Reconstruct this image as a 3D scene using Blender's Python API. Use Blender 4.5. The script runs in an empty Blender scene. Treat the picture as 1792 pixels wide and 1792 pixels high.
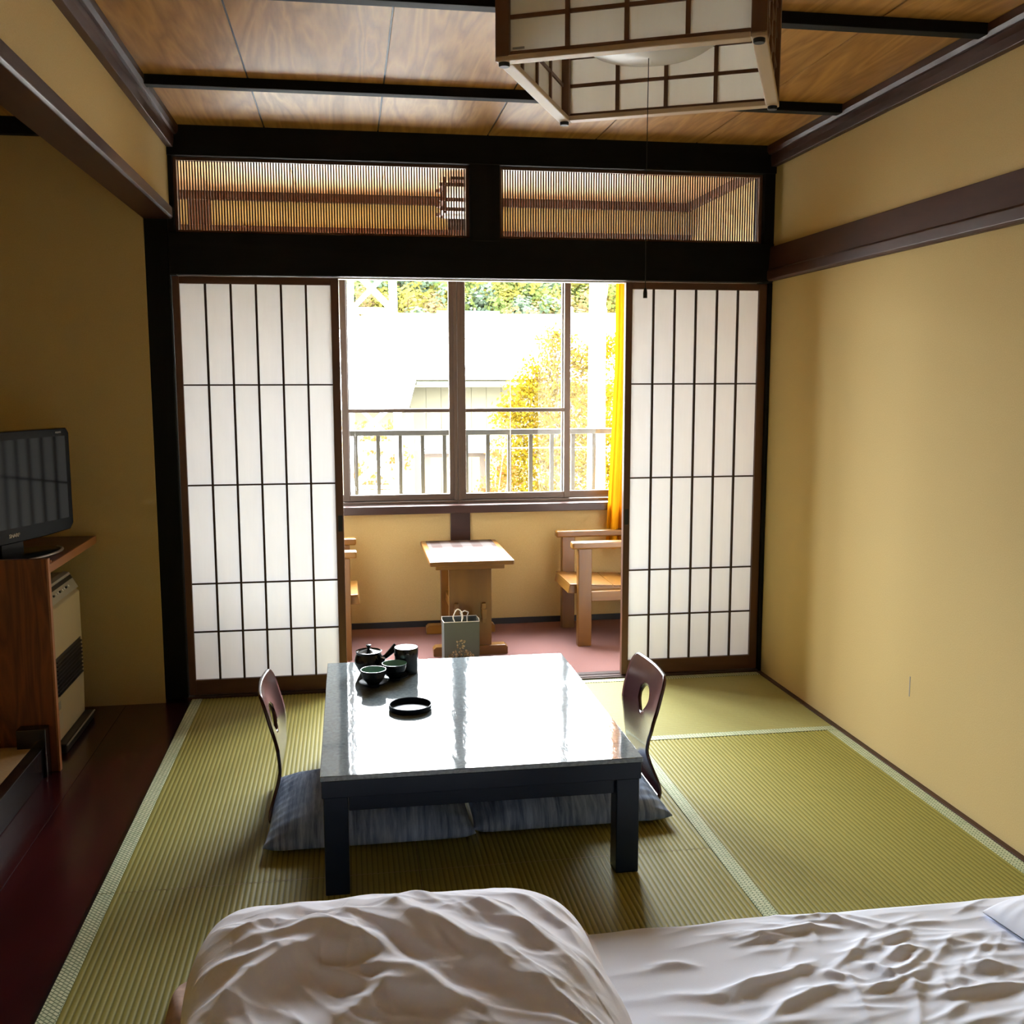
import bpy, math, random
import numpy as np
from mathutils import Matrix, Vector
random.seed(7); rng = np.random.default_rng(7)
sc = bpy.context.scene
COL = sc.collection
# ------------------------------------------------------------------ camera, world, light, exposure
cam = bpy.data.cameras.new('camera'); camo = bpy.data.objects.new('camera', cam); COL.objects.link(camo)
cam.sensor_width = 36.0; cam.lens = 1787.35 * 36 / 1792; cam.clip_start = 0.05; cam.clip_end = 500
_r = (0.987452450, -0.157907286, -0.001716952); _u = (0.021996443, 0.126769073, 0.991688337); _d = (0.156377157, 0.979282845, -0.128651831)
camo.matrix_world = Matrix(((_r[0], _u[0], -_d[0], -1.87486), (_r[1], _u[1], -_d[1], -4.38752), (_r[2], _u[2], -_d[2], 1.35275), (0, 0, 0, 1)))
sc.camera = camo
wd = bpy.data.worlds.new('overcast_sky'); sc.world = wd; wd.use_nodes = True
_nt = wd.node_tree; bg = _nt.nodes['Background']; bg.inputs[0].default_value = (0.955, 0.975, 1.03, 1)
_tc = _nt.nodes.new('ShaderNodeTexCoord'); _sx = _nt.nodes.new('ShaderNodeSeparateXYZ'); _nt.links.new(_tc.outputs['Generated'], _sx.inputs[0])
_ma = _nt.nodes.new('ShaderNodeMath'); _ma.operation = 'MAXIMUM'; _nt.links.new(_sx.outputs['Z'], _ma.inputs[0]); _ma.inputs[1].default_value = 0.0
_mb = _nt.nodes.new('ShaderNodeMath'); _mb.operation = 'MULTIPLY_ADD'; _nt.links.new(_ma.outputs[0], _mb.inputs[0]); _mb.inputs[1].default_value = 16.0; _mb.inputs[2].default_value = 10.0
_nt.links.new(_mb.outputs[0], bg.inputs[1])   # overcast sky: about three times brighter overhead than at the horizon
pl = bpy.data.lights.new('window_portal', 'AREA'); pl.shape = 'RECTANGLE'; pl.size = 2.5; pl.size_y = 1.35
pl.cycles.is_portal = True
plo = bpy.data.objects.new('window_portal', pl); COL.objects.link(plo); plo.location = (-1.28, 1.29, 1.37); plo.rotation_euler = (-math.pi / 2, 0, 0)
sc.view_settings.view_transform = 'Standard'; sc.view_settings.look = 'None'
sc.view_settings.exposure = 1.95; sc.view_settings.gamma = 1.0; sc.view_settings.use_curve_mapping = False
cy = sc.cycles
cy.max_bounces = 10; cy.diffuse_bounces = 6; cy.glossy_bounces = 4; cy.transmission_bounces = 6; cy.transparent_max_bounces = 12
cy.caustics_reflective = False; cy.caustics_refractive = False; cy.sample_clamp_indirect = 10.0
cy.use_denoising = True; cy.denoiser = 'OPENIMAGEDENOISE'

# ------------------------------------------------------------------ materials
def newmat(name):
    m = bpy.data.materials.new(name); m.use_nodes = True
    nt = m.node_tree; return m, nt, nt.nodes['Principled BSDF']
def N(nt, t, **kw):
    n = nt.nodes.new(t)
    for k, v in kw.items():
        if k in n.inputs: n.inputs[k].default_value = v
        else: setattr(n, k, v)
    return n
def c4(c): return (c[0], c[1], c[2], 1)
def coords(nt, scale=(1, 1, 1), kind='Object', rot=(0, 0, 0)):
    tc = N(nt, 'ShaderNodeTexCoord'); mp = N(nt, 'ShaderNodeMapping')
    mp.inputs['Scale'].default_value = scale; mp.inputs['Rotation'].default_value = rot
    nt.links.new(tc.outputs[kind], mp.inputs['Vector'])
    return mp.outputs['Vector']
def mixc(nt, fac, a, b, blend='MIX'):
    n = nt.nodes.new('ShaderNodeMix'); n.data_type = 'RGBA'; n.blend_type = blend
    for sock, val in ((0, fac), (6, a), (7, b)):
        if isinstance(val, bpy.types.NodeSocket): nt.links.new(val, n.inputs[sock])
        elif sock == 0: n.inputs[0].default_value = val
        else: n.inputs[sock].default_value = c4(val)
    return n.outputs[2]
def mth(nt, op, a, b=0.0, c=None):
    n = nt.nodes.new('ShaderNodeMath'); n.operation = op
    for i, val in enumerate((a, b) if c is None else (a, b, c)):
        if isinstance(val, bpy.types.NodeSocket): nt.links.new(val, n.inputs[i])
        else: n.inputs[i].default_value = val
    return n.outputs[0]
def noise(nt, vec, scale, detail=3, dist=0.0, rough=0.5):
    n = N(nt, 'ShaderNodeTexNoise', Scale=scale, Detail=detail, Distortion=dist, Roughness=rough)
    nt.links.new(vec, n.inputs['Vector']); return n.outputs['Fac']
def bump(nt, bs, h, strength, dist=0.01):
    b = N(nt, 'ShaderNodeBump', Strength=strength, Distance=dist)
    nt.links.new(h, b.inputs['Height']); nt.links.new(b.outputs[0], bs.inputs['Normal'])
def mat(name, col, rough=0.5, spec=0.5, metal=0.0, var=0.12, vscale=8.0, stretch=(1, 1, 1), bs=None, bscale=60, coat=0.0, coat_rough=0.1):
    m, nt, b = newmat(name)
    b.inputs['Roughness'].default_value = rough; b.inputs['Specular IOR Level'].default_value = spec
    b.inputs['Metallic'].default_value = metal; b.inputs['Coat Weight'].default_value = coat; b.inputs['Coat Roughness'].default_value = coat_rough
    vec = coords(nt, stretch)
    f = noise(nt, vec, vscale, 4)
    lo = tuple(x * (1 - var) for x in col); hi = tuple(min(1, x * (1 + var)) for x in col)
    nt.links.new(mixc(nt, f, lo, hi), b.inputs['Base Color'])
    if bs: bump(nt, b, noise(nt, vec, bscale, 3), bs, 0.002)
    return m
def wood(name, c1, c2, axis='y', scale=1.0, rough=0.4, coat=0.0, fig=6.0, spec=0.5, bs=0.08, rand=0.15):
    """wood with stretched contour figure; axis = direction of the grain"""
    m, nt, b = newmat(name)
    k = 5.0 * scale; s = 0.55 * scale
    st = {'x': (s, k, k), 'y': (k, s, k), 'z': (k, k, s)}[axis]
    vec = coords(nt, st)
    oi = N(nt, 'ShaderNodeObjectInfo')
    add = nt.nodes.new('ShaderNodeVectorMath'); add.operation = 'ADD'
    sh = nt.nodes.new('ShaderNodeVectorMath'); sh.operation = 'SCALE'; sh.inputs[0].default_value = (17, 31, 23)
    nt.links.new(oi.outputs['Random'], sh.inputs['Scale'])
    nt.links.new(vec, add.inputs[0]); nt.links.new(sh.outputs[0], add.inputs[1]); vec = add.outputs[0]
    n1 = noise(nt, vec, 1.0, 4, 0.6)
    ring = mth(nt, 'FRACT', mth(nt, 'MULTIPLY', n1, fig))
    ring = mth(nt, 'PINGPONG', mth(nt, 'MULTIPLY', ring, 2.0), 1.0)
    fine = noise(nt, vec, 14.0, 2)
    f = mth(nt, 'ADD', mth(nt, 'MULTIPLY', ring, 0.6), mth(nt, 'MULTIPLY', fine, 0.4))
    c = mixc(nt, f, c1, c2)
    rv = mth(nt, 'MULTIPLY_ADD', oi.outputs['Random'], rand, 1 - rand / 2)
    hs = N(nt, 'ShaderNodeHueSaturation'); nt.links.new(rv, hs.inputs['Value']); nt.links.new(c, hs.inputs['Color'])
    nt.links.new(hs.outputs[0], b.inputs['Base Color'])
    b.inputs['Roughness'].default_value = rough; b.inputs['Specular IOR Level'].default_value = spec
    b.inputs['Coat Weight'].default_value = coat; b.inputs['Coat Roughness'].default_value = 0.2
    if bs: bump(nt, b, f, bs, 0.002)
    return m

def plaster_mat():
    m, nt, b = newmat('sand_plaster')
    v = coords(nt)
    sp = noise(nt, v, 260, 3, 0, 0.7); big = noise(nt, v, 1.6, 3)
    c = mixc(nt, sp, (0.5040, 0.3654, 0.1470), (0.6972, 0.5376, 0.2604))
    c = mixc(nt, mth(nt, 'MULTIPLY', big, 0.25), c, (0.54, 0.385, 0.16))
    nt.links.new(c, b.inputs['Base Color']); b.inputs['Roughness'].default_value = 0.9; b.inputs['Specular IOR Level'].default_value = 0.2
    bump(nt, b, sp, 0.25, 0.002); return m
def tatami_mat_(axis, c1, c2):
    m, nt, b = newmat('rush_weave_' + axis)
    st = (30, 3, 1) if axis == 'x' else (3, 30, 1)   # rush blades run across the mat
    v = coords(nt, (260, 14, 1) if axis == 'y' else (14, 260, 1))
    v2 = coords(nt, (40, 420, 1) if axis == 'y' else (420, 40, 1))
    f = noise(nt, v2, 1.0, 2); big = noise(nt, coords(nt), 3.0, 3)
    # darker thread line in each valley
    sx = nt.nodes.new('ShaderNodeSeparateXYZ'); tc = N(nt, 'ShaderNodeTexCoord'); nt.links.new(tc.outputs['Object'], sx.inputs[0])
    a = sx.outputs['X'] if axis == 'y' else sx.outputs['Y']
    fr = mth(nt, 'FRACT', mth(nt, 'DIVIDE', a, PITCH))
    d = mth(nt, 'PINGPONG', mth(nt, 'MULTIPLY', fr, 2.0), 1.0)      # 0 at a valley
    line = mth(nt, 'SUBTRACT', 1.0, mth(nt, 'SMOOTH_MIN', mth(nt, 'MULTIPLY', d, 2.6), 1.0, 0.2))
    c = mixc(nt, f, c1, c2); c = mixc(nt, mth(nt, 'MULTIPLY', big, 0.35), c, tuple(x * 0.72 for x in c1))
    c = mixc(nt, mth(nt, 'MULTIPLY', line, 0.75), c, tuple(x * 0.36 for x in c1))
    nt.links.new(c, b.inputs['Base Color']); b.inputs['Roughness'].default_value = 0.58; b.inputs['Specular IOR Level'].default_value = 0.22
    bump(nt, b, f, 0.25, 0.001); return m
PITCH = 0.0148
def heri_mat():
    m, nt, b = newmat('woven_green_border')
    v = coords(nt, (1, 1, 1), 'Object', (0, 0, math.pi / 4))
    ck = N(nt, 'ShaderNodeTexBrick', Scale=1.0); ck.offset = 0.5
    for k, val in (('Color1', (0.72, 0.74, 0.50, 1)), ('Color2', (0.56, 0.62, 0.38, 1)), ('Mortar', (0.17, 0.22, 0.11, 1)), ('Mortar Size', 0.0017), ('Brick Width', 0.016), ('Row Height', 0.0085), ('Mortar Smooth', 0.3)):
        ck.inputs[k].default_value = val
    nt.links.new(v, ck.inputs['Vector']); nt.links.new(ck.outputs['Color'], b.inputs['Base Color'])
    b.inputs['Roughness'].default_value = 0.7; return m
def paper_mat(name, tcol, trans=0.5, warm=0.0):
    m, nt, b = newmat(name)
    out = nt.nodes['Material Output']
    v = coords(nt, (60, 60, 6)); f = noise(nt, v, 1.0, 5, 0.3)
    c = mixc(nt, f, tuple(x * 0.93 for x in tcol), tcol)
    d = N(nt, 'ShaderNodeBsdfDiffuse'); t = N(nt, 'ShaderNodeBsdfTranslucent')
    nt.links.new(c, d.inputs[0]); nt.links.new(c, t.inputs[0])
    mx = N(nt, 'ShaderNodeMixShader'); mx.inputs[0].default_value = trans
    nt.links.new(d.outputs[0], mx.inputs[1]); nt.links.new(t.outputs[0], mx.inputs[2]); nt.links.new(mx.outputs[0], out.inputs['Surface'])
    return m
def glass_mat(name, tint=(0.96, 0.98, 0.97)):
    m, nt, b = newmat(name); out = nt.nodes['Material Output']
    t = N(nt, 'ShaderNodeBsdfTransparent'); t.inputs[0].default_value = c4(tint)
    g = N(nt, 'ShaderNodeBsdfGlossy', Roughness=0.0)
    ge = N(nt, 'ShaderNodeNewGeometry'); dt = nt.nodes.new('ShaderNodeVectorMath'); dt.operation = 'DOT_PRODUCT'
    nt.links.new(ge.outputs['Incoming'], dt.inputs[0]); nt.links.new(ge.outputs['True Normal'], dt.inputs[1])
    fr = mth(nt, 'MULTIPLY_ADD', mth(nt, 'POWER', mth(nt, 'SUBTRACT', 1.0, mth(nt, 'ABSOLUTE', dt.outputs['Value'])), 5.0), 0.96, 0.04)   # thin pane reflectance (Schlick)
    nz = noise(nt, coords(nt), 2.0, 1); bp = N(nt, 'ShaderNodeBump', Strength=0.02); nt.links.new(nz, bp.inputs['Height']); nt.links.new(bp.outputs[0], g.inputs['Normal'])
    mx = N(nt, 'ShaderNodeMixShader'); nt.links.new(fr, mx.inputs[0]); nt.links.new(t.outputs[0], mx.inputs[1]); nt.links.new(g.outputs[0], mx.inputs[2])
    nt.links.new(mx.outputs[0], out.inputs['Surface']); return m
def leaf_mat(name, cols, trans=0.35):
    m, nt, b = newmat(name); out = nt.nodes['Material Output']
    tc = N(nt, 'ShaderNodeTexCoord'); f = noise(nt, tc.outputs['Object'], 6.0, 4, 0, 0.7)
    ramp = N(nt, 'ShaderNodeValToRGB'); el = ramp.color_ramp.elements
    while len(el) < len(cols): el.new(0.5)
    for i, c in enumerate(cols): el[i].position = 0.3 + 0.4 * i / (len(cols) - 1); el[i].color = c4(c)
    nt.links.new(f, ramp.inputs[0])
    d = N(nt, 'ShaderNodeBsdfDiffuse'); t = N(nt, 'ShaderNodeBsdfTranslucent')
    nt.links.new(ramp.outputs[0], d.inputs[0]); nt.links.new(ramp.outputs[0], t.inputs[0])
    mx = N(nt, 'ShaderNodeMixShader'); mx.inputs[0].default_value = trans
    nt.links.new(d.outputs[0], mx.inputs[1]); nt.links.new(t.outputs[0], mx.inputs[2]); nt.links.new(mx.outputs[0], out.inputs['Surface']); return m
def lacquer_table_mat():
    m, nt, b = newmat('speckled_black_lacquer')
    v = coords(nt, (1, 1, 1)); f = noise(nt, v, 90, 3, 0.6); w = noise(nt, coords(nt, (1, 0.35, 1)), 26, 3, 0.8)
    c = mixc(nt, f, (0.06, 0.075, 0.082), (0.26, 0.31, 0.33)); nt.links.new(c, b.inputs['Base Color'])
    b.inputs['Roughness'].default_value = 0.06; b.inputs['IOR'].default_value = 1.6
    bump(nt, b, w, 0.10, 0.003); return m
def ikat_mat():
    m, nt, b = newmat('blue_grey_slub_cotton')
    v = coords(nt, (70, 7, 7)); f = noise(nt, v, 1.0, 4, 0.2, 0.65); g = noise(nt, coords(nt, (14, 3, 3)), 1.0, 2)
    f2 = mth(nt, 'MULTIPLY_ADD', mth(nt, 'SUBTRACT', f, 0.5), 3.0, 0.5)
    c = mixc(nt, mth(nt, 'MINIMUM', mth(nt, 'MAXIMUM', f2, 0.0), 1.0), (0.05, 0.08, 0.155), (0.36, 0.45, 0.62)); c = mixc(nt, mth(nt, 'MULTIPLY', g, 0.5), c, (0.15, 0.20, 0.31))
    nt.links.new(c, b.inputs['Base Color']); b.inputs['Roughness'].default_value = 0.85; bump(nt, b, f, 0.3, 0.002); return m
def plaid_wood_mat():
    m, nt, b = newmat('checked_wood_inlay')
    tc = N(nt, 'ShaderNodeTexCoord'); sx = nt.nodes.new('ShaderNodeSeparateXYZ'); nt.links.new(tc.outputs['Object'], sx.inputs[0])
    fx = mth(nt, 'GREATER_THAN', mth(nt, 'FRACT', mth(nt, 'DIVIDE', sx.outputs['X'], 0.106)), 0.5)
    fy = mth(nt, 'GREATER_THAN', mth(nt, 'FRACT', mth(nt, 'DIVIDE', sx.outputs['Y'], 0.15)), 0.5)
    f = mth(nt, 'MULTIPLY', mth(nt, 'ADD', fx, fy), 0.5)
    c = mixc(nt, f, (0.125, 0.108, 0.104), (0.055, 0.032, 0.027)); nt.links.new(c, b.inputs['Base Color']); b.inputs['Roughness'].default_value = 0.5; b.inputs['Specular IOR Level'].default_value = 0.1; return m

PLASTER = plaster_mat()
BLACKWOOD = wood('black_stained_timber', (0.004, 0.004, 0.004), (0.009, 0.008, 0.007), 'x', 1.0, 0.65, 0.0, 5, 0.15)
BLACKWOOD_Z = wood('black_stained_post', (0.004, 0.004, 0.004), (0.009, 0.008, 0.007), 'z', 1.0, 0.65, 0.0, 5, 0.15)
DARKBROWN = wood('dark_brown_timber_y', (0.034, 0.011, 0.006), (0.064, 0.022, 0.011), 'y', 1.0, 0.42, 0.0, 5, 0.3)
DARKBROWN_X = wood('dark_brown_timber_x', (0.030, 0.012, 0.009), (0.055, 0.022, 0.015), 'x', 1.0, 0.35, 0.0, 5)
SHOJI_Z = wood('shoji_stile_wood', (0.085, 0.032, 0.016), (0.14, 0.058, 0.030), 'z', 1.0, 0.45)
SHOJI_X = wood('shoji_rail_wood', (0.085, 0.032, 0.016), (0.14, 0.058, 0.030), 'x', 1.0, 0.45)
KUMIKO = wood('lattice_wood', (0.035, 0.014, 0.010), (0.06, 0.025, 0.016), 'z', 1.0, 0.5)
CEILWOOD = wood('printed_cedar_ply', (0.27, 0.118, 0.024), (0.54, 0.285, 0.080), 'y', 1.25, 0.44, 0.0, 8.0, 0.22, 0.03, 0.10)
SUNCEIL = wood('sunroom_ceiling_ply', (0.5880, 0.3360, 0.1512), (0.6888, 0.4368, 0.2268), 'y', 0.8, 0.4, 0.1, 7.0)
SUNBEAM = wood('sunroom_brown_trim', (0.10, 0.035, 0.018), (0.17, 0.065, 0.034), 'x', 1, 0.45)
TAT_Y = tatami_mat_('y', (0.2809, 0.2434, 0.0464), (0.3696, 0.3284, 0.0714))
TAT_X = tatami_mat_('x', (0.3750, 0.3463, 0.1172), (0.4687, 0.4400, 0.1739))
HERI = heri_mat()
PAPER = paper_mat('washi_paper', (0.90, 0.885, 0.875), 0.125)
LAMPPAPER = paper_mat('lamp_paper', (0.90, 0.86, 0.76), 0.5)
GLASS = glass_mat('window_glass')
ALU = mat('bronze_aluminium', (0.095, 0.068, 0.052), 0.38, 0.5, 0.35, 0.1, 5)
LACQFLOOR = wood('red_lacquered_floorboard', (0.018, 0.0016, 0.0035), (0.045, 0.0040, 0.0075), 'y', 0.8, 0.22, 0.4, 5)
LACQEDGE = wood('black_lacquered_edge', (0.006, 0.005, 0.006), (0.014, 0.009, 0.010), 'y', 1, 0.18, 0.4, 4)
CARPET = mat('dusty_pink_carpet', (0.2083, 0.1084, 0.0990), 0.95, 0.1, 0, 0.25, 220, bs=0.6, bscale=500)
PINE = wood('honey_pine', (0.1224, 0.0452, 0.0044), (0.1836, 0.0780, 0.0094), 'z', 1.0, 0.35, 0.15, 5)
PINE_X = wood('honey_pine_x', (0.1530, 0.0591, 0.0053), (0.2193, 0.0968, 0.0112), 'x', 1.0, 0.32, 0.15, 5)
PINE_Y = wood('honey_pine_y', (0.1530, 0.0591, 0.0053), (0.2193, 0.0968, 0.0112), 'y', 1.0, 0.32, 0.15, 5)
LAMPWOOD = wood('pale_lamp_wood', (0.52, 0.35, 0.19), (0.66, 0.47, 0.28), 'x', 1, 0.45)
LAMPDARK = wood('brown_lamp_wood', (0.13, 0.055, 0.025), (0.20, 0.09, 0.042), 'z', 1, 0.45)
TABLETOP = lacquer_table_mat()
BLACKLAC = mat('black_lacquer', (0.0050, 0.0109, 0.0235), 0.34, 0.25, 0, 0.2, 6)
ZAISU = wood('maroon_lacquered_bentwood', (0.0378, 0.0101, 0.0134), (0.0630, 0.0168, 0.0202), 'z', 1.0, 0.2, 0.35, 4, 0.5, 0.0)
IKAT = ikat_mat()
CERAMIC = mat('black_glaze', (0.012, 0.014, 0.016), 0.12, 0.5, 0, 0.3, 30, bs=0.05)
CUPGREEN = mat('green_glaze', (0.17, 0.33, 0.27), 0.2, 0.5, 0, 0.15, 20)
BEDWHITE = mat('washed_white_cotton', (0.86, 0.86, 0.95), 0.9, 0.15, 0, 0.04, 5, bs=0.15, bscale=700)
SHEETWHITE = mat('white_sheet_cotton', (0.83, 0.86, 0.97), 0.9, 0.15, 0, 0.03, 5, bs=0.15, bscale=700)
PLASTICBLACK = mat('gloss_black_plastic', (0.005, 0.005, 0.006), 0.2, 0.15, 0, 0.1, 5)
SCREEN = mat('dark_screen_glass', (0.005, 0.005, 0.006), 0.07, 0.25, 0, 0.05, 2)
SILVER = mat('silver_plastic', (0.45, 0.43, 0.40), 0.3, 0.5, 0.6, 0.05, 5)
CABWOOD = wood('cherry_veneer', (0.0714, 0.0168, 0.0025), (0.2520, 0.0739, 0.0134), 'z', 1.6, 0.4, 0.1, 10.0)
CABEDGE = wood('cherry_edge_band', (0.3528, 0.1344, 0.0504), (0.4368, 0.1848, 0.0756), 'y', 1, 0.4)
HEATBEIGE = mat('cream_enamel', (0.5208, 0.4368, 0.2940), 0.45, 0.4, 0, 0.04, 5)
HEATDARK = mat('dark_grille', (0.015, 0.015, 0.018), 0.4)
HEATGREY = mat('grey_control_panel', (0.42, 0.40, 0.36), 0.4)
BAGGREY = mat('slate_paper', (0.1092, 0.1260, 0.1218), 0.55, 0.4, 0, 0.1, 12)
ROPEWHITE = mat('white_cord', (0.85, 0.83, 0.80), 0.7, 0.3, 0, 0.1, 60, bs=0.3)
CREAMFLOWER = mat('printed_cream', (0.62, 0.52, 0.33), 0.6, 0.3, 0, 0.3, 90)
TANFLOWER = mat('printed_tan', (0.33, 0.22, 0.13), 0.6, 0.3, 0, 0.3, 90)
YELLOWCLOTH = paper_mat('yellow_curtain_cloth', (0.58, 0.25, 0.007), 0.24)
BLACKRUB = mat('black_rubber', (0.01, 0.01, 0.011), 0.5)
DIFFUSER = mat('milky_acrylic', (0.74, 0.71, 0.66), 0.35, 0.5, 0, 0.02, 2)
MATSTRAW = mat('straw_mat', (0.42, 0.30, 0.16), 0.7, 0.3, 0, 0.35, 80, (1, 6, 1), bs=0.4)
FLORAL = mat('faded_floral_quilt', (0.4200, 0.2772, 0.2184), 0.9, 0.2, 0, 0.6, 28, bs=0.3, bscale=40)
WHITEPRINT = mat('white_print', (0.85, 0.85, 0.85), 0.5)
GREYPRINT = mat('grey_print', (0.30, 0.29, 0.27), 0.5)
# outdoors
ROOFWHITE = mat('pale_metal_roof', (0.62, 0.64, 0.66), 0.35, 0.4, 0.1, 0.05, 2)
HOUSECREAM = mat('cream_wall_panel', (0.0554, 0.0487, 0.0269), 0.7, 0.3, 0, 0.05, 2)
TEALGUTTER = mat('teal_gutter', (0.07, 0.105, 0.095), 0.5)
STEELWHITE = mat('white_painted_steel', (0.66, 0.68, 0.69), 0.4, 0.4, 0, 0.06, 4)
GALV = mat('grey_steel_rail', (0.0235, 0.0227, 0.0218), 0.42, 0.4, 0.1, 0.08, 4)
CONCRETE = mat('weathered_concrete', (0.36, 0.37, 0.38), 0.85, 0.2, 0, 0.08, 5)
GROUNDM = mat('pale_gravel', (0.40, 0.38, 0.35), 0.9, 0.2, 0, 0.25, 3)
BARK = mat('bark', (0.10, 0.065, 0.045), 0.9, 0.2, 0, 0.3, 20, bs=0.5)
GATEBROWN = wood('weathered_gate_timber', (0.0302, 0.0160, 0.0059), (0.0420, 0.0244, 0.0101), 'z', 1, 0.6)
LEAFYELLOW = leaf_mat('yellow_leaves', [(0.036, 0.018, 0.0015), (0.075, 0.045, 0.003), (0.095, 0.066, 0.005), (0.072, 0.062, 0.007)])
LEAFRED = leaf_mat('orange_leaves', [(0.075, 0.022, 0.006), (0.09, 0.038, 0.012), (0.085, 0.06, 0.015)])
H = [leaf_mat('hill_green', [(0.0300, 0.0510, 0.0150), (0.0540, 0.0690, 0.0180), (0.0630, 0.0720, 0.0300)]),
     leaf_mat('hill_yellow', [(0.0540, 0.0480, 0.0090), (0.0780, 0.0690, 0.0135), (0.0840, 0.0765, 0.0270)]),
     leaf_mat('hill_bluegreen', [(0.0300, 0.0480, 0.0285), (0.0450, 0.0615, 0.0390), (0.0600, 0.0675, 0.0450)]),
     leaf_mat('hill_orange', [(0.0675, 0.0450, 0.0180), (0.0810, 0.0570, 0.0255), (0.0750, 0.0660, 0.0300)])]
HILLSOIL = mat('hill_undergrowth', (0.0302, 0.0336, 0.0151), 0.95, 0.1, 0, 0.3, 1)

# ------------------------------------------------------------------ mesh helpers
class MB:
    def __init__(s): s.v = []; s.f = []; s.m = []; s.mi = 0
    def add(s, vs, fs):
        o = len(s.v); s.v += [tuple(map(float, p)) for p in vs]
        s.f += [tuple(i + o for i in f) for f in fs]; s.m += [s.mi] * len(fs); return s
    def box(s, x0, x1, y0, y1, z0, z1):
        x0, x1 = min(x0, x1), max(x0, x1); y0, y1 = min(y0, y1), max(y0, y1); z0, z1 = min(z0, z1), max(z0, z1)
        return s.add([(x0, y0, z0), (x1, y0, z0), (x1, y1, z0), (x0, y1, z0), (x0, y0, z1), (x1, y0, z1), (x1, y1, z1), (x0, y1, z1)],
                     [(0, 3, 2, 1), (4, 5, 6, 7), (0, 1, 5, 4), (1, 2, 6, 5), (2, 3, 7, 6), (3, 0, 4, 7)])
    def prism(s, poly, axis, a, b):
        """extrude a 2-D polygon (ccw) along axis"""
        n = len(poly)
        mk = {'x': lambda p, t: (t, p[0], p[1]), 'y': lambda p, t: (p[0], t, p[1]), 'z': lambda p, t: (p[0], p[1], t)}[axis]
        return s.add([mk(p, a) for p in poly] + [mk(p, b) for p in poly],
                     [tuple(range(n))[::-1], tuple(range(n, 2 * n))] + [(i, (i + 1) % n, n + (i + 1) % n, n + i) for i in range(n)])
    def tube(s, pts, r, n=8, cap=True):
        pts = [Vector(p) for p in pts]; rs = r if hasattr(r, '__len__') else [r] * len(pts)
        vs = []; up = None
        for i, p in enumerate(pts):
            t = (pts[min(i + 1, len(pts) - 1)] - pts[max(i - 1, 0)]).normalized()
            if up is None:
                up = Vector((0, 0, 1)) if abs(t.z) < 0.9 else Vector((1, 0, 0))
            a = (up - t * up.dot(t)).normalized(); b = t.cross(a); up = a
            for k in range(n):
                w = 2 * math.pi * k / n; vs.append(p + (a * math.cos(w) + b * math.sin(w)) * rs[i])
        fs = [(i * n + k, i * n + (k + 1) % n, (i + 1) * n + (k + 1) % n, (i + 1) * n + k) for i in range(len(pts) - 1) for k in range(n)]
        if cap: fs += [tuple(range(n))[::-1], tuple(range((len(pts) - 1) * n, len(pts) * n))]
        return s.add(vs, fs)
    def lathe(s, prof, c=(0, 0, 0), n=32):
        vs = [(c[0] + r * math.cos(2 * math.pi * k / n), c[1] + r * math.sin(2 * math.pi * k / n), c[2] + z) for r, z in prof for k in range(n)]
        fs = [(i * n + k, i * n + (k + 1) % n, (i + 1) * n + (k + 1) % n, (i + 1) * n + k) for i in range(len(prof) - 1) for k in range(n)]
        return s.add(vs, fs)
    def disc(s, c, r, z, n=32, up=True):
        vs = [(c[0] + r * math.cos(2 * math.pi * k / n), c[1] + r * math.sin(2 * math.pi * k / n), z) for k in range(n)]
        return s.add(vs, [tuple(range(n)) if up else tuple(range(n))[::-1]])
    def bar(s, a, b, w, h=None):
        """square bar between two points"""
        a = Vector(a); b = Vector(b); t = (b - a).normalized(); h = h or w
        up = Vector((0, 0, 1)) if abs(t.z) < 0.95 else Vector((1, 0, 0))
        x = t.cross(up).normalized(); y = x.cross(t)
        q = [(-1, -1), (1, -1), (1, 1), (-1, 1)]
        vs = [p + x * (i * w / 2) + y * (j * h / 2) for p in (a, b) for i, j in q]
        return s.add(vs, [(0, 1, 2, 3), (7, 6, 5, 4), (0, 4, 5, 1), (1, 5, 6, 2), (2, 6, 7, 3), (3, 7, 4, 0)])
    def mesh(s, name, mats):
        me = bpy.data.meshes.new(name); me.from_pydata(s.v, [], s.f)
        for m in (mats if isinstance(mats, (list, tuple)) else [mats]): me.materials.append(m)
        if any(s.m): me.polygons.foreach_set('material_index', s.m)
        me.update(); return me
    def build(s, name, mats, parent=None, smooth=False, bev=0.0, loc=(0, 0, 0), rot=(0, 0, 0), seg=2):
        me = s.mesh(name, mats)
        import bmesh
        bm = bmesh.new(); bm.from_mesh(me); bmesh.ops.recalc_face_normals(bm, faces=bm.faces); bm.to_mesh(me); bm.free()
        return link(name, me, parent, smooth, bev, loc, rot, seg)
def link(name, me, parent=None, smooth=False, bev=0.0, loc=(0, 0, 0), rot=(0, 0, 0), seg=2):
    o = bpy.data.objects.new(name, me); COL.objects.link(o); o.location = loc; o.rotation_euler = rot
    if parent: o.parent = parent
    if smooth:
        me.polygons.foreach_set('use_smooth', [True] * len(me.polygons))
        if smooth == 'auto':
            try: me.set_sharp_from_angle(angle=math.radians(38))
            except Exception: pass
    if bev:
        b = o.modifiers.new('bevel', 'BEVEL'); b.width = bev; b.segments = seg; b.limit_method = 'ANGLE'; b.angle_limit = math.radians(40)
    return o
def thing(name, label, cat, loc=(0, 0, 0), rotz=0.0, group=None):
    o = bpy.data.objects.new(name, None); COL.objects.link(o); o.location = loc; o.rotation_euler = (0, 0, rotz); o.empty_display_size = 0.1
    return tag(o, label, cat, group)
def tag(o, label, cat, group=None):
    o['label'] = label; o['category'] = cat
    if group: o['group'] = group
    return o
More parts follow.
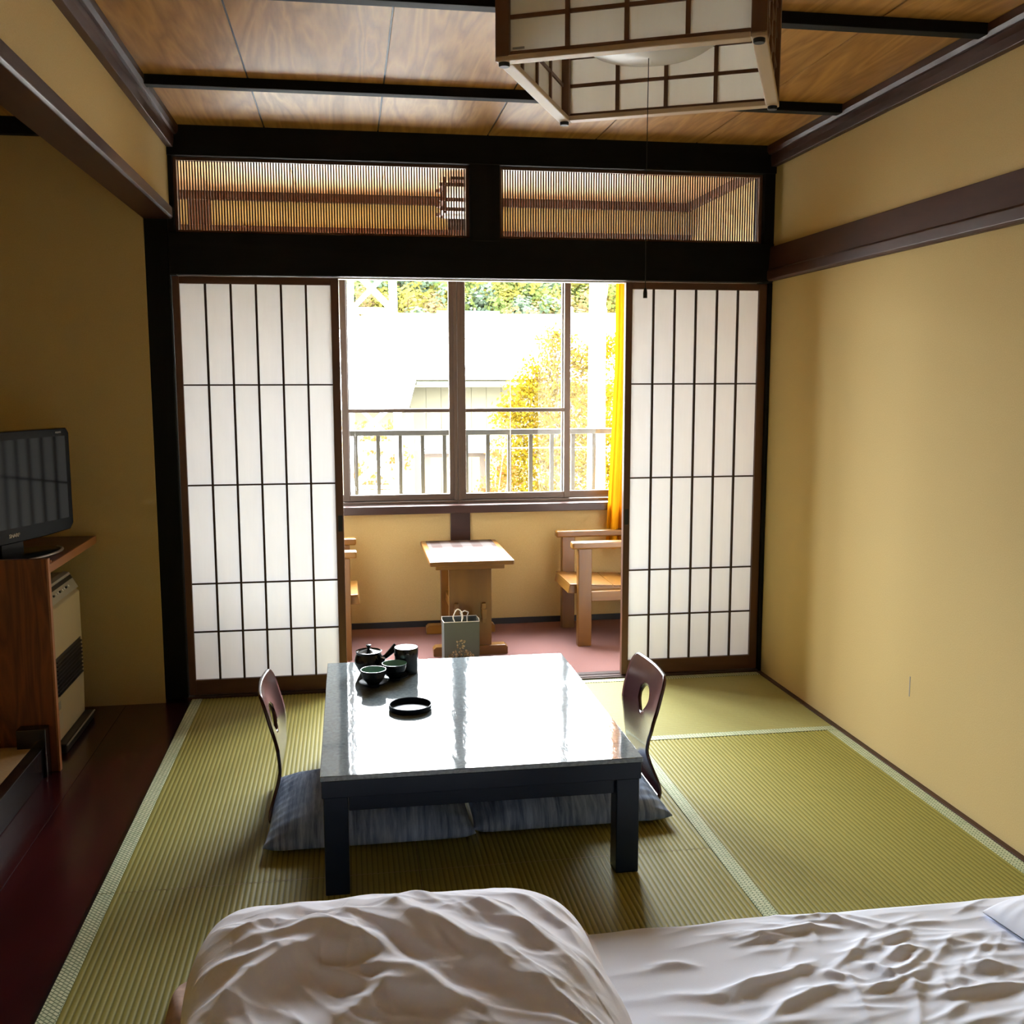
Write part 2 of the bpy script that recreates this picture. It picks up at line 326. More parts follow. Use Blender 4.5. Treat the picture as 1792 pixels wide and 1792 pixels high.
def struct(name, label=None):
    o = bpy.data.objects.new(name, None); COL.objects.link(o); o['kind'] = 'structure'; o.empty_display_size = 0.1
    return o
def copy_tree(o, parent=None):
    c = o.copy(); COL.objects.link(c)
    if parent: c.parent = parent
    for ch in list(o.children): copy_tree(ch, c)
    return c
def box(name, m, parent, x0, x1, y0, y1, z0, z1, bev=0.0, loc=(0, 0, 0)):
    return MB().box(x0, x1, y0, y1, z0, z1).build(name, m, parent, bev=bev, loc=loc)
def gridmesh(X, Y, Z, wrap=False):
    n, k = X.shape; b = MB()
    b.v = list(zip(X.ravel().tolist(), Y.ravel().tolist(), Z.ravel().tolist()))
    b.f = [(i * k + j, i * k + j + 1, (i + 1) * k + j + 1, (i + 1) * k + j) for i in range(n - 1) for j in range(k - 1)]
    b.m = [0] * len(b.f); return b
def text(name, body, size, m, parent, loc, rot, extrude=0.0006):
    cu = bpy.data.curves.new(name, 'FONT'); cu.body = body; cu.size = size; cu.extrude = extrude; cu.align_x = 'CENTER'; cu.align_y = 'CENTER'
    t = bpy.data.objects.new(name, cu); COL.objects.link(t)
    bpy.context.view_layer.update()
    me = bpy.data.meshes.new_from_object(t.evaluated_get(bpy.context.evaluated_depsgraph_get()))
    bpy.data.objects.remove(t); me.materials.clear(); me.materials.append(m)
    return link(name, me, parent, loc=loc, rot=rot)

XL = -2.56; YR = -5.1; CZ = 2.36; YW = 1.14; SX = -2.95
# ------------------------------------------------------------------ floor
floor = struct('floor')
box('subfloor', CONCRETE, floor, -3.7, 0.15, YR - 0.1, 1.3, -0.25, -0.03)
def corr(x0, x1, y0, y1, axis):
    """ribbed rush surface with real ridges"""
    a0, a1 = (x0, x1) if axis == 'y' else (y0, y1)
    ks = np.arange(math.ceil(a0 / PITCH * 5), math.floor(a1 / PITCH * 5) + 1) / 5.0
    a = np.concatenate([[a0], ks * PITCH, [a1]])
    ph = (a / PITCH) % 1.0
    z = -0.0020 * (1 - np.abs(np.sin(np.pi * ph)) ** 0.6)
    if axis == 'y': X, Y = np.meshgrid(a, np.array([y0, y1]), indexing='ij')
    else: Y, X = np.meshgrid(a, np.array([x0, x1]), indexing='ij')
    Z = np.repeat(z[:, None], 2, axis=1)
    return gridmesh(X, Y, Z)
def tatami(x0, x1, y0, y1, axis, heri):
    g = 0.0012; x0 += g; x1 -= g; y0 += g; y1 -= g
    b = corr(x0, x1, y0, y1, axis)
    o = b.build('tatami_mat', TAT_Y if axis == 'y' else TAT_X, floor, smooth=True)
    box('straw_core', MATSTRAW, o, x0, x1, y0, y1, -0.03, -0.0035)
    w = 0.042
    for h in heri:
        r = {'l': (x0, x0 + w, y0, y1), 'r': (x1 - w, x1, y0, y1), 'b': (x0, x1, y1 - w, y1), 'f': (x0, x1, y0, y0 + w)}[h]
        box('cloth_border', HERI, o, *r, -0.004, 0.0012, bev=0.0008)
XR = -0.021; XM = -0.862; XC = -1.707
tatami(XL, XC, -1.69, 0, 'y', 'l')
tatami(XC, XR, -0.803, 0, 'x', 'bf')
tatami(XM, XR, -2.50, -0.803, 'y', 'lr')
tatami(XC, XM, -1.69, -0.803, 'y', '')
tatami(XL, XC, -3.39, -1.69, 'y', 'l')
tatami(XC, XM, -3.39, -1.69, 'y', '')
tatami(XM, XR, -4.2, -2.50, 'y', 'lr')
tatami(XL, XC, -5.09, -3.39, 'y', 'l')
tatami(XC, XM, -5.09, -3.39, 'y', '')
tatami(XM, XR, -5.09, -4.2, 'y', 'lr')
for k in range(4):   # lacquered boards of the side floor
    x0 = -3.6 + k * 0.2585; box('floor_board', LACQFLOOR, floor, x0, x0 + 0.2575, -5.1, -0.012, -0.03, -0.006, bev=0.001)
box('floor_edge_strip', LACQEDGE, floor, XL - 0.006, XL - 0.0005, -5.09, 0, -0.03, 0.001)
box('carpet', CARPET, floor, SX, 0, 0.1, YW, -0.03, 0.0)
box('door_sill', DARKBROWN_X, floor, -2.667, 0.0, 0.0, 0.1, -0.03, 0.008, bev=0.001)
for y in (0.018, 0.055): box('sill_groove_strip', KUMIKO, floor, -2.55, -0.02, y - 0.003, y, 0.008, 0.0105)

# ------------------------------------------------------------------ walls
wr = struct('wall_right'); box('plaster_panel', PLASTER, wr, 0.0, 0.12, YR, 1.3, -0.05, 2.5)
box('scuff_mark', GREYPRINT, wr, -0.0006, 0.0, -1.262, -1.257, 0.275, 0.345)
wf = struct('wall_front')   # timber wall with the sliding screens
box('left_post', BLACKWOOD_Z, wf, -2.668, -2.575, 0, 0.105, -0.03, 2.36, bev=0.004)
box('left_jamb', BLACKWOOD_Z, wf, -2.575, -2.549, 0.0, 0.1, 1.775, 2.36, bev=0.002)
box('right_post', BLACKWOOD_Z, wf, -0.05, 0.0, 0.0, 0.105, 1.775, 2.36, bev=0.003)
box('right_jamb', BLACKWOOD_Z, wf, -0.014, 0.0, 0.0, 0.105, 0.0, 1.775, bev=0.002)
box('centre_post', BLACKWOOD_Z, wf, -1.352, -1.224, -0.008, 0.1, 1.93, 2.25, bev=0.004)
box('lintel', BLACKWOOD, wf, -2.575, 0.0, -0.006, 0.1, 1.778, 1.945, bev=0.003)
box('top_beam', BLACKWOOD, wf, -2.575, 0.0, -0.01, 0.1, 2.243, 2.45, bev=0.003)
box('lip_highlight_strip', mat('pale_lip_highlight', (0.62, 0.55, 0.45), 0.4), wf, -2.55, -0.02, 0.06, 0.1, 1.7735, 1.778)  # pale strip painted in for daylight catching the lintel's lower lip
box('alcove_plaster', PLASTER, wf, -3.55, -2.668, -0.012, 0.1, -0.03, 2.45)
box('alcove_beam', BLACKWOOD, wf, -3.5, -2.668, -0.05, -0.012, 2.295, 2.36, bev=0.003)
wl = struct('wall_left')
BOUNCE_PAPER_L = mat('white_bounce_paper_side', (0.80, 0.79, 0.78), 0.8, 0.2, 0, 0.03, 6)
box('plaster_panel', PLASTER, wl, -2.64, -2.566, -5.1, 0, 2.045, 2.45)
MB().prism([(-2.56, 1.995), (-2.553, 2.002), (-2.553, 2.04), (-2.566, 2.047), (-2.66, 2.047), (-2.668, 1.995)], 'y', -5.1, 0.0).build('alcove_beam', DARKBROWN, wl, bev=0.002)
for k in range(2): box('bounce_panel', BOUNCE_PAPER_L, wl, -2.62, -2.58, -5.1 + k * 0.9, -4.202 + k * 0.9, 0.0, 1.995, 0.002)  # unseen white panels, added to bounce neutral light into the room
box('alcove_side_panel', PLASTER, wl, -3.6, -3.5, -5.1, 0.05, -0.03, 2.45)
box('alcove_end_panel', PLASTER, wl, -3.5, -2.66, -3.4, -3.3, -0.03, 2.45)
wb = struct('wall_rear'); box('plaster_panel', PLASTER, wb, -3.6, 0.12, YR - 0.1, YR, 1.80, 2.45)
BOUNCE_PAPER = mat('white_bounce_paper', (0.80, 0.79, 0.78), 0.8, 0.2, 0, 0.03, 6)
for k in range(4): box('bounce_panel', BOUNCE_PAPER, wb, -3.6 + k * 0.9, -2.702 + k * 0.9, YR - 0.04 - 0.02 * (k % 2), YR - 0.02 * (k % 2), 0.0, 1.80, 0.002)  # added out of view, white to throw window light back onto the bedding
box('panel_head_rail', DARKBROWN_X, wb, -3.6, 0.0, YR - 0.06, YR + 0.012, 1.775, 1.81, 0.002)
# mouldings and rails
t = struct('trim_1')
MB().prism([(0, 1.782), (-0.022, 1.782), (-0.030, 1.790), (-0.030, 1.825), (-0.024, 1.832), (-0.018, 1.93), (0, 1.93)], 'y', YR, -0.0).build('wall_rail', DARKBROWN, t, bev=0.0015)
t = struct('trim_2')
for nm, q in (('lower_moulding', [(0, 2.272), (-0.026, 2.272), (-0.030, 2.30), (-0.030, 2.322), (0, 2.322)]), ('upper_moulding', [(0, 2.322), (-0.040, 2.322), (-0.048, 2.335), (-0.048, 2.359), (0, 2.359)])):
    MB().prism(q, 'y', YR, -0.01).build(nm, DARKBROWN, t, bev=0.0015)
t = struct('trim_3')
for nm, q in (('lower_moulding', [(-2.567, 2.272), (-2.541, 2.272), (-2.536, 2.30), (-2.536, 2.322), (-2.567, 2.322)]), ('upper_moulding', [(-2.567, 2.322), (-2.526, 2.322), (-2.518, 2.335), (-2.518, 2.359), (-2.567, 2.359)])):
    MB().prism(q[::-1], 'y', YR, -0.01).build(nm, DARKBROWN, t, bev=0.0015)
b_ = struct('baseboard_right'); box('floor_strip', DARKBROWN, b_, XR, 0.0, YR, 0, -0.03, 0.004, bev=0.001)
# ceiling
ce = struct('ceiling'); box('upper_slab', CONCRETE, ce, -3.7, 0.15, YR - 0.1, 1.3, 2.45, 2.55)
xs = [-2.567, -2.184, -1.729, -1.275, -0.813, -0.369, 0.0]; ys = [0.0, -0.675, -1.55, -2.43, -3.31, -4.19, -5.1]
for i in range(6):
    for j in range(6):
        x0, x1 = xs[i] + 0.003, xs[i + 1] - 0.003
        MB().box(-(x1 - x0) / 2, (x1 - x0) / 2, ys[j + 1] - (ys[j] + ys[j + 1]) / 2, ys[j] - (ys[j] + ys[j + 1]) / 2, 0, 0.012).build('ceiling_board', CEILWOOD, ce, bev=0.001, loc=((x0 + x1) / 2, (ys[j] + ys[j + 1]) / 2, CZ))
for i in range(1, 6): box('joint_backing', BLACKRUB, ce, xs[i] - 0.01, xs[i] + 0.01, YR, 0, CZ + 0.004, CZ + 0.012)
for y in ys[1:-1]: box('ceiling_batten', BLACKWOOD, ce, -2.52, -0.046, y - 0.022, y + 0.022, 2.328, 2.361, bev=0.002)
for k in range(2):
    x0 = -3.5 + k * 0.42; box('alcove_ceiling_board', CEILWOOD, ce, x0, x0 + 0.418, -3.3, -0.012, CZ, CZ + 0.012)
# sunroom ceiling
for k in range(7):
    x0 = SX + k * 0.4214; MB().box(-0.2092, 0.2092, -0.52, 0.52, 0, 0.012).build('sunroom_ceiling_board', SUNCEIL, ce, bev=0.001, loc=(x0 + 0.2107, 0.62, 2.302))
box('sunroom_batten', SUNBEAM, ce, SX, 0, YW - 0.03, YW, 2.258, 2.302, bev=0.002)
box('sunroom_batten', SUNBEAM, ce, -0.03, 0, 0.1, YW - 0.03, 2.262, 2.302, bev=0.002)
# window wall
wfar = struct('wall_far')
box('plaster_panel', PLASTER, wfar, SX, 0, YW, YW + 0.14, -0.05, 0.634)
box('plaster_panel', PLASTER, wfar, SX, 0, YW, YW + 0.14, 2.12, 2.45)
box('plaster_panel', PLASTER, wfar, SX, -2.45, YW, YW + 0.14, 0.634, 2.12)
box('plaster_panel', PLASTER, wfar, -0.115, 0, YW, YW + 0.14, 0.634, 2.12)
box('centre_post', DARKBROWN_X, wfar, -1.334, -1.226, YW - 0.012, YW + 0.002, 0, 0.636, bev=0.002)
box('centre_post', DARKBROWN_X, wfar, -1.334, -1.226, YW - 0.012, YW + 0.14, 2.04, 2.27, bev=0.002)
box('corner_post', SUNBEAM, wfar, -2.655, -2.545, YW - 0.012, YW, 0, 2.27, bev=0.002)
box('head_beam', SUNBEAM, wfar, SX, 0, YW - 0.02, YW, 2.04, 2.135, bev=0.002)
wsl = struct('wall_sunroom'); box('plaster_panel', PLASTER, wsl, SX - 0.1, SX, 0.1, 1.3, -0.05, 2.45)
b_ = struct('baseboard_far')
for x0, x1 in ((SX, -1.334), (-1.226, 0)): box('skirting', mat('dark_skirting', (0.020, 0.022, 0.028), 0.5), b_, x0, x1, YW - 0.012, YW, 0, 0.032, bev=0.001)
b_ = struct('trim_4'); box('window_sill', DARKBROWN_X, b_, -2.47, -0.09, YW - 0.075, YW + 0.06, 0.636, 0.680, bev=0.003)

def window(name, x0, x1, xm, inner_right):
    """two sliding sashes; the inner one carries the mid rail"""
    w = struct(name)
    f = MB()
    f.box(x0, x1, YW + 0.0, YW + 0.12, 0.682, 0.697); f.box(x0, x1, YW, YW + 0.12, 2.02, 2.04)
    f.box(x0, x0 + 0.018, YW + 0.012, YW + 0.12, 0.697, 2.02); f.box(x1 - 0.018, x1, YW + 0.012, YW + 0.12, 0.697, 2.02)
    for y in (0.045, 0.085): f.box(x0 + 0.018, x1 - 0.018, YW + y, YW + y + 0.004, 0.697, 0.704)
    f.build('window_frame', ALU, w, bev=0.0015)
    mull = 0.044
    halves = [(x0 + 0.010, xm + 0.02, not inner_right), (xm - 0.02, x1 - 0.010, inner_right)]
    for a, b, inner in halves:
        y0 = YW + (0.018 if inner else 0.058); y1 = y0 + 0.026
        s = MB(); z0, z1 = 0.699, 2.018
        s.box(a, a + 0.034, y0, y1, z0, z1); s.box(b - 0.034, b, y0, y1, z0, z1)  # stiles
        s.box(a + 0.034, b - 0.034, y0, y1, z0, z0 + 0.034); s.box(a + 0.034, b - 0.034, y0, y1, z1 - 0.03, z1)
        if inner: s.box(a + 0.034, b - 0.034, y0, y1, 1.177, 1.197)
        o = s.build('sash', ALU, w, bev=0.002)
        if inner:
            box('glass_pane', GLASS, o, a + 0.034, b - 0.034, y0 + 0.011, y0 + 0.0145, z0 + 0.034, 1.177)
            box('glass_pane', GLASS, o, a + 0.034, b - 0.034, y0 + 0.011, y0 + 0.0145, 1.197, z1 - 0.03)
        else:
            box('glass_pane', GLASS, o, a + 0.034, b - 0.034, y0 + 0.011, y0 + 0.0145, z0 + 0.034, z1 - 0.03)
        if inner and inner_right is False: pass
    return w
window('window_1', -2.45, -1.289, -1.888, True)
w2 = window('window_2', -1.287, -0.115, -0.682, False)
MB().box(-0.664, -0.655, YW + 0.03, YW + 0.062, 1.185, 1.225).box(-0.655, -0.645, YW + 0.02, YW + 0.04, 1.195, 1.21).build('latch', SILVER, w2, bev=0.001)

# ------------------------------------------------------------------ shoji screens
def shoji(name, x0, x1, wl_, wr_, pull_x):
    d = struct(name); y0, y1 = 0.021, 0.051; z0, z1 = 0.0115, 1.7725
    box('stile', SHOJI_Z, d, x0, x0 + wl_, y0, y1, z0, z1, 0.002); box('stile', SHOJI_Z, d, x1 - wr_, x1, y0, y1, z0, z1, 0.002)
    zb, zt = 0.076, 1.744
    box('bottom_rail', SHOJI_X, d, x0 + wl_, x1 - wr_, y0, y1, z0, zb, 0.002); box('top_rail', SHOJI_X, d, x0 + wl_, x1 - wr_, y0, y1, zt, z1, 0.002)
    a, b = x0 + wl_, x1 - wr_; xs_ = [a + (b - a) * k / 6 for k in range(7)]
    hz = [zb, 0.285, 0.494, 0.914, 1.332, zt]
    me = MB().box(-0.0043, 0.0043, y0 + 0.002, y0 + 0.014, zb, zt).mesh('vertical_bar', KUMIKO)
    for x in xs_[1:-1]: link('vertical_bar', me, d, bev=0.0008, loc=(x, 0, 0), seg=1)
    me = MB().box(a, b, y0 + 0.004, y0 + 0.0135, -0.0032, 0.0032).mesh('horizontal_bar', KUMIKO)
    for z in hz[1:-1]: link('horizontal_bar', me, d, bev=0.0008, loc=(0, 0, z), seg=1)
    for j in range(5):
        w, h = (xs_[1] - xs_[0]), hz[j + 1] - hz[j]
        me = MB().add([(-w / 2, 0, -h / 2), (w / 2, 0, -h / 2), (w / 2, 0, h / 2), (-w / 2, 0, h / 2)], [(0, 1, 2, 3)]).mesh('paper_pane', PAPER)
        for i in range(6): link('paper_pane', me, d, loc=((xs_[i] + xs_[i + 1]) / 2, y0 + 0.0145, (hz[j] + hz[j + 1]) / 2))
    b = MB().box(pull_x - 0.009, pull_x + 0.009, y0 - 0.0015, y0 + 0.002, 0.705, 0.775); o = b.build('finger_pull', BLACKRUB, d, bev=0.001)
shoji('door_1', -2.572, -1.903, 0.028, 0.033, -1.918)
shoji('door_2', -0.665, -0.016, 0.030, 0.036, -0.650)

# ------------------------------------------------------------------ transom screens
def transom(x0, x1, label):
    t = thing('transom_screen', label, 'screen', ((x0 + x1) / 2, 0.04, 1.945), group='slatted transom screens above the sliding doors'); w = (x1 - x0) / 2; h = 0.298
    for nm, q in (('frame_stile', (-w, -w + 0.012, 0, h)), ('frame_stile', (w - 0.012, w, 0, h)), ('frame_rail', (-w + 0.012, w - 0.012, 0, 0.012)), ('frame_rail', (-w + 0.012, w - 0.012, h - 0.012, h))):
        box(nm, SHOJI_X, t, q[0], q[1], -0.015, 0.015, q[2], q[3], 0.001)
    s = MB(); n = int(round((2 * w - 0.024) / 0.0111))
    for k in range(n):
        x = -w + 0.012 + (k + 0.5) * (2 * w - 0.024) / n
        s.box(x - 0.0026, x + 0.0026, -0.003, 0.003, 0.011, h - 0.011)
    o = s.build('slats', KUMIKO, t); o['kind'] = 'stuff'
transom(-2.549, -1.352, 'finely slatted transom screen over the left sliding door, left of the post')
transom(-1.224, -0.050, 'finely slatted transom screen over the right sliding door, right of the post')

# ------------------------------------------------------------------ low table
t = thing('low_table', 'square low black lacquer table with mirror glossy top on the tatami', 'table', (-1.535, -1.262, 0))
box('tabletop', [TABLETOP], t, -0.433, 0.433, -0.543, 0.543, 0.318, 0.332, 0.002)
MB().box(-0.43, 0.43, -0.54, 0.54, 0.270, 0.318).build('apron', BLACKLAC, t, bev=0.002)
o = MB(); o.box(-0.36, 0.36, -0.52, -0.495, 0.225, 0.270); o.box(-0.36, 0.36, 0.495, 0.52, 0.225, 0.270); o.box(-0.415, -0.39, -0.47, 0.47, 0.225, 0.270); o.box(0.39, 0.415, -0.47, 0.47, 0.225, 0.270)
o.build('skirt', BLACKLAC, t, bev=0.002)
for sx in (-1, 1):
    for sy in (-1, 1):
        MB().box(sx * 0.362, sx * 0.426, sy * 0.472, sy * 0.536, 0.0, 0.271).build('leg', BLACKLAC, t, bev=0.003)

# ------------------------------------------------------------------ legless chairs
def catmull(P, step):
    P = np.array(P, float); Q = np.vstack([2 * P[0] - P[1], P, 2 * P[-1] - P[-2]]); out = []
    for i in range(1, len(Q) - 2):
        n = max(2, int(np.linalg.norm(Q[i + 1] - Q[i]) / step))
        for k in range(n):
            u = k / n; a, b, c, d = Q[i - 1], Q[i], Q[i + 1], Q[i + 2]
            out.append(0.5 * ((2 * b) + (-a + c) * u + (2 * a - 5 * b + 4 * c - d) * u * u + (-a + 3 * b - 3 * c + d) * u ** 3))
    out.append(Q[-2]); return np.array(out)
PROF = [(-0.33, 0.008), (-0.20, 0.0065), (-0.06, 0.0065), (0.0, 0.0075), (0.030, 0.013), (0.046, 0.030), (0.047, 0.056), (0.036, 0.094), (0.025, 0.13), (0.019, 0.164), (0.022, 0.21), (0.032, 0.265), (0.047, 0.32), (0.060, 0.37), (0.072, 0.412)]
def zaisu(label, loc, rotz):
    t = thing('legless_chair', label, 'chair', loc, rotz, 'legless chairs at the low table')
    P = catmull(PROF, 0.007); zz = P[:, 1]; L = np.concatenate([[0], np.cumsum(np.linalg.norm(np.diff(P, axis=0), axis=1))])
    ib = int(np.argmax(P[:, 0] > 0.0448)); zt = 0.412
    def hw(i):
        if i < ib: return 0.19 * (1 - 0.25 * max(0, (0.05 - L[i]) / 0.05) ** 2)
        z = zz[i]
        w = np.interp(z, [0.03, 0.07, 0.11, 0.155, 0.20, 0.245, 0.30, 0.40], [0.185, 0.172, 0.146, 0.128, 0.146, 0.176, 0.186, 0.180])
        e = L[-1] - L[i]
        if e < 0.05: w -= 0.05 * (1 - math.sqrt(max(0, 1 - ((0.05 - e) / 0.05) ** 2))) * 0.8
        return w
    NT = 30
    def part(i0, i1, name, hole):
        idx = list(range(i0, i1)); tt = np.linspace(-1, 1, NT + 1); pts = []; st = []
        for i in idx:
            w = hw(i)
            for q in tt: st.append([L[i], q * w]); 
        st = np.array(st); fs = []
        n = len(idx); hc = None
        if hole:
            s0 = L[int(np.argmax((zz > 0.294) & (np.arange(len(zz)) > ib)))]
            def rad(ang):   # teardrop outline, pointed downward
                return 0.051 - 0.011 * abs(math.sin(ang)) + (0.012 * max(0, -math.sin(ang)) ** 8)
            hc = (s0, 0.0)
            def inside(p):
                dy, dx = p[0] - s0, p[1]; return math.hypot(dx, dy) < rad(math.atan2(dy, dx))
        use = {}
        for a in range(n - 1):
            for b in range(NT):
                f = (a * (NT + 1) + b, a * (NT + 1) + b + 1, (a + 1) * (NT + 1) + b + 1, (a + 1) * (NT + 1) + b)
                if hc and inside(st[list(f)].mean(0)): continue
                fs.append(f)
        if hc:
            cnt = {}
            for f in fs:
                for k in range(4):
                    e = tuple(sorted((f[k], f[(k + 1) % 4]))); cnt[e] = cnt.get(e, 0) + 1
            for e, c in cnt.items():
                if c == 1:
                    for v in e:
                        dy, dx = st[v][0] - s0, st[v][1]; r = math.hypot(dx, dy)
                        if r < 0.09:
                            a = math.atan2(dy, dx); R = rad(a); st[v] = (s0 + R * math.sin(a), R * math.cos(a))
        vs = []
        for s, q in st:
            x = np.interp(s, L, P[:, 0]); z = np.interp(s, L, P[:, 1])
            zf = np.clip((z - 0.1) / 0.15, 0, 1) if s > L[ib] else 0
            vs.append((x - zf * 0.55 * q * q + 0.008 * zf, q, z))
        used = sorted({i for f in fs for i in f}); mp = {u: k for k, u in enumerate(used)}
        b = MB().add([vs[u] for u in used], [tuple(mp[i] for i in f) for f in fs])
        o = b.build(name, ZAISU, t, smooth=True)
        so = o.modifiers.new('thick', 'SOLIDIFY'); so.thickness = 0.010; so.offset = 0
        return o
    part(0, ib + 1, 'seat', False); part(ib, len(P), 'backrest', True)
    return t
zaisu('maroon bentwood legless chair with oval hand hole, right side of low table', (-0.962, -1.19, 0.0), 0.0)
zaisu('maroon bentwood legless chair with oval hand hole, left side of low table', (-2.086, -1.19, 0.0), math.pi)

# ------------------------------------------------------------------ floor cushions
def cushion(label, loc, wx, wy, th, mirror):
    n = 56; u = np.sin(np.linspace(-math.pi / 2, math.pi / 2, n)); U, V = np.meshgrid(u, u, indexing='ij')
    pin = 0.034
    X = U * wx / 2 * (1 - pin * (1 - V ** 4) * np.abs(U) ** 2); Y = V * wy / 2 * (1 - pin * (1 - U ** 4) * np.abs(V) ** 2)
    prof = (np.clip(1 - np.abs(U) ** 2.6, 0, 1) ** 0.5) * (np.clip(1 - np.abs(V) ** 2.6, 0, 1) ** 0.5)
    wr = 0.0035 * np.sin(34 * V + 3 * np.sin(5 * U)) * np.clip(np.abs(U) - 0.55, 0, 1) * 2 + 0.004 * np.sin(9 * U + 4 * V) * prof + 0.003 * np.sin(23 * U + 7 * np.sin(4 * V)) * np.clip(np.abs(V) - 0.5, 0, 1)
    zt = 0.018 + (th - 0.018) * prof + wr * (prof ** 0.5); zb = 0.016 * (1 - np.minimum(1, prof * 6)) + 0.0
    b = gridmesh(X, Y, zt); c = gridmesh(X, Y, np.minimum(zb, zt - 0.0005))
    o = len(b.v); b.v += c.v; b.f += [tuple(i + o for i in f[::-1]) for f in c.f]
    # close the border
    ring = [i * n for i in range(n)] + [(n - 1) * n + j for j in range(1, n)] + [i * n + n - 1 for i in range(n - 2, -1, -1)] + [j for j in range(n - 2, 0, -1)]
    for k in range(len(ring)): a, d = ring[k], ring[(k + 1) % len(ring)]; b.f.append((a, d, d + o, a + o))
    b.m = [0] * len(b.f)
    ob = b.build('floor_cushion', IKAT, None, smooth=True, loc=loc)
    sc_ = MB(); sc_.tube([(0, -0.006, th + 0.002), (0, 0.006, th + 0.002)], 0.004, 6); k = sc_.build('centre_tuft', IKAT, ob)
    tag(ob, label, 'cushion', 'blue-grey floor cushions under the low table'); return ob
cushion('blue-grey slub cotton floor cushion on the left legless chair seat', (-1.836, -1.30, 0.0135), 0.612, 0.50, 0.108, False)
cushion('blue-grey slub cotton floor cushion on the right legless chair seat', (-1.229, -1.275, 0.0135), 0.612, 0.50, 0.106, True)

# ------------------------------------------------------------------ tea things on the table
TZ = 0.332
tp = thing('teapot', 'black side-handled teapot with round lid knob on low table', 'teapot', (-1.822, -0.866, TZ), math.radians(6))
body = [(0.0, 0.0), (0.030, 0.0), (0.032, 0.004), (0.040, 0.018), (0.0485, 0.036), (0.0500, 0.048), (0.0475, 0.060), (0.043, 0.070), (0.0445, 0.075), (0.046, 0.079), (0.043, 0.0795), (0.040, 0.074)]
MB().lathe(body, n=48).build('body', CERAMIC, tp, smooth='auto')
lid = MB().lathe([(0.041, 0.072), (0.0405, 0.076), (0.030, 0.0775), (0.014, 0.083), (0.006, 0.086), (0, 0.087)], n=40).build('lid', CERAMIC, tp, smooth='auto')
MB().lathe([(0.005, 0.085), (0.005, 0.092), (0.009, 0.097), (0.009, 0.101), (0.0, 0.103)], n=28).build('lid_knob', CERAMIC, lid, smooth='auto')
MB().tube([(0.042, 0.004, 0.045), (0.06, 0.008, 0.052), (0.080, 0.013, 0.067), (0.101, 0.017, 0.085)], [0.008, 0.0085, 0.011, 0.0135], 16).build('handle', CERAMIC, tp, smooth='auto')
MB().tube([(0.028, -0.036, 0.030), (0.036, -0.046, 0.040), (0.042, -0.055, 0.058), (0.045, -0.058, 0.066)], [0.012, 0.010, 0.0075, 0.0065], 14).build('spout', CERAMIC, tp, smooth='auto')
cn = thing('tea_canister', 'tall black cylindrical tea canister with flat lid behind the teacups', 'canister', (-1.692, -0.884, TZ))
MB().lathe([(0, 0), (0.040, 0), (0.041, 0.002), (0.041, 0.062)], n=48).build('body', CERAMIC, cn, smooth='auto')
MB().lathe([(0.0418, 0.0625), (0.0418, 0.089), (0.040, 0.092), (0, 0.0925)], n=48).build('lid', CERAMIC, cn, smooth='auto')
def cup_set(x, y, lab, dx=0.0):
    s = MB().lathe([(0, 0.0), (0.022, 0.0), (0.024, 0.004), (0.040, 0.010), (0.0475, 0.0155), (0.048, 0.017), (0.040, 0.0130), (0.022, 0.0070), (0, 0.0065)], n=44).build('saucer', BLACKLAC, None, smooth='auto', loc=(x, y, TZ))
    tag(s, 'round black lacquer saucer under ' + lab, 'saucer', 'saucers under the two teacups')
    c = MB(); n = 48; prof = [(0, 0.0), (0.020, 0.0), (0.021, 0.004), (0.027, 0.009), (0.034, 0.020), (0.039, 0.033), (0.0425, 0.050), (0.0430, 0.0515)]
    vs = []
    for r, z in prof:
        for k in range(n):
            rr = r * (1 + (0.018 * (k % 2) if 0.008 < z < 0.044 else 0)); w = 2 * math.pi * k / n; vs.append((rr * math.cos(w), rr * math.sin(w), z))
    c.add(vs, [(i * n + k, i * n + (k + 1) % n, (i + 1) * n + (k + 1) % n, (i + 1) * n + k) for i in range(len(prof) - 1) for k in range(n)])
    ob = c.build('teacup', CERAMIC, None, smooth='auto', loc=(x, y, TZ + 0.0068))
    MB().lathe([(0.0430, 0.0515), (0.0410, 0.0515), (0.0375, 0.036), (0.030, 0.018), (0.018, 0.009), (0, 0.008)], n=48).build('green_lining', CUPGREEN, ob, smooth='auto')
    tag(ob, lab[0].upper() + lab[1:] if False else 'small black ribbed teacup with green glaze inside, ' + ('nearest the teapot front' if 'left' in lab else 'in front of canister'), 'teacup', 'black and green teacups')
cup_set(-1.810, -1.028, 'the left green-lined teacup')
cup_set(-1.737, -0.963, 'the right green-lined teacup')
tr = MB().lathe([(0, 0.002), (0.060, 0.002), (0.0625, 0.004), (0.0635, 0.0165), (0.0655, 0.0175), (0.0675, 0.0165), (0.0665, 0.003), (0.064, 0.0), (0, 0)], n=64).build('round_dish', BLACKLAC, None, smooth='auto', loc=(-1.703, -1.288, TZ))
tag(tr, 'empty shallow round dish with dark raised rim on low table', 'dish')

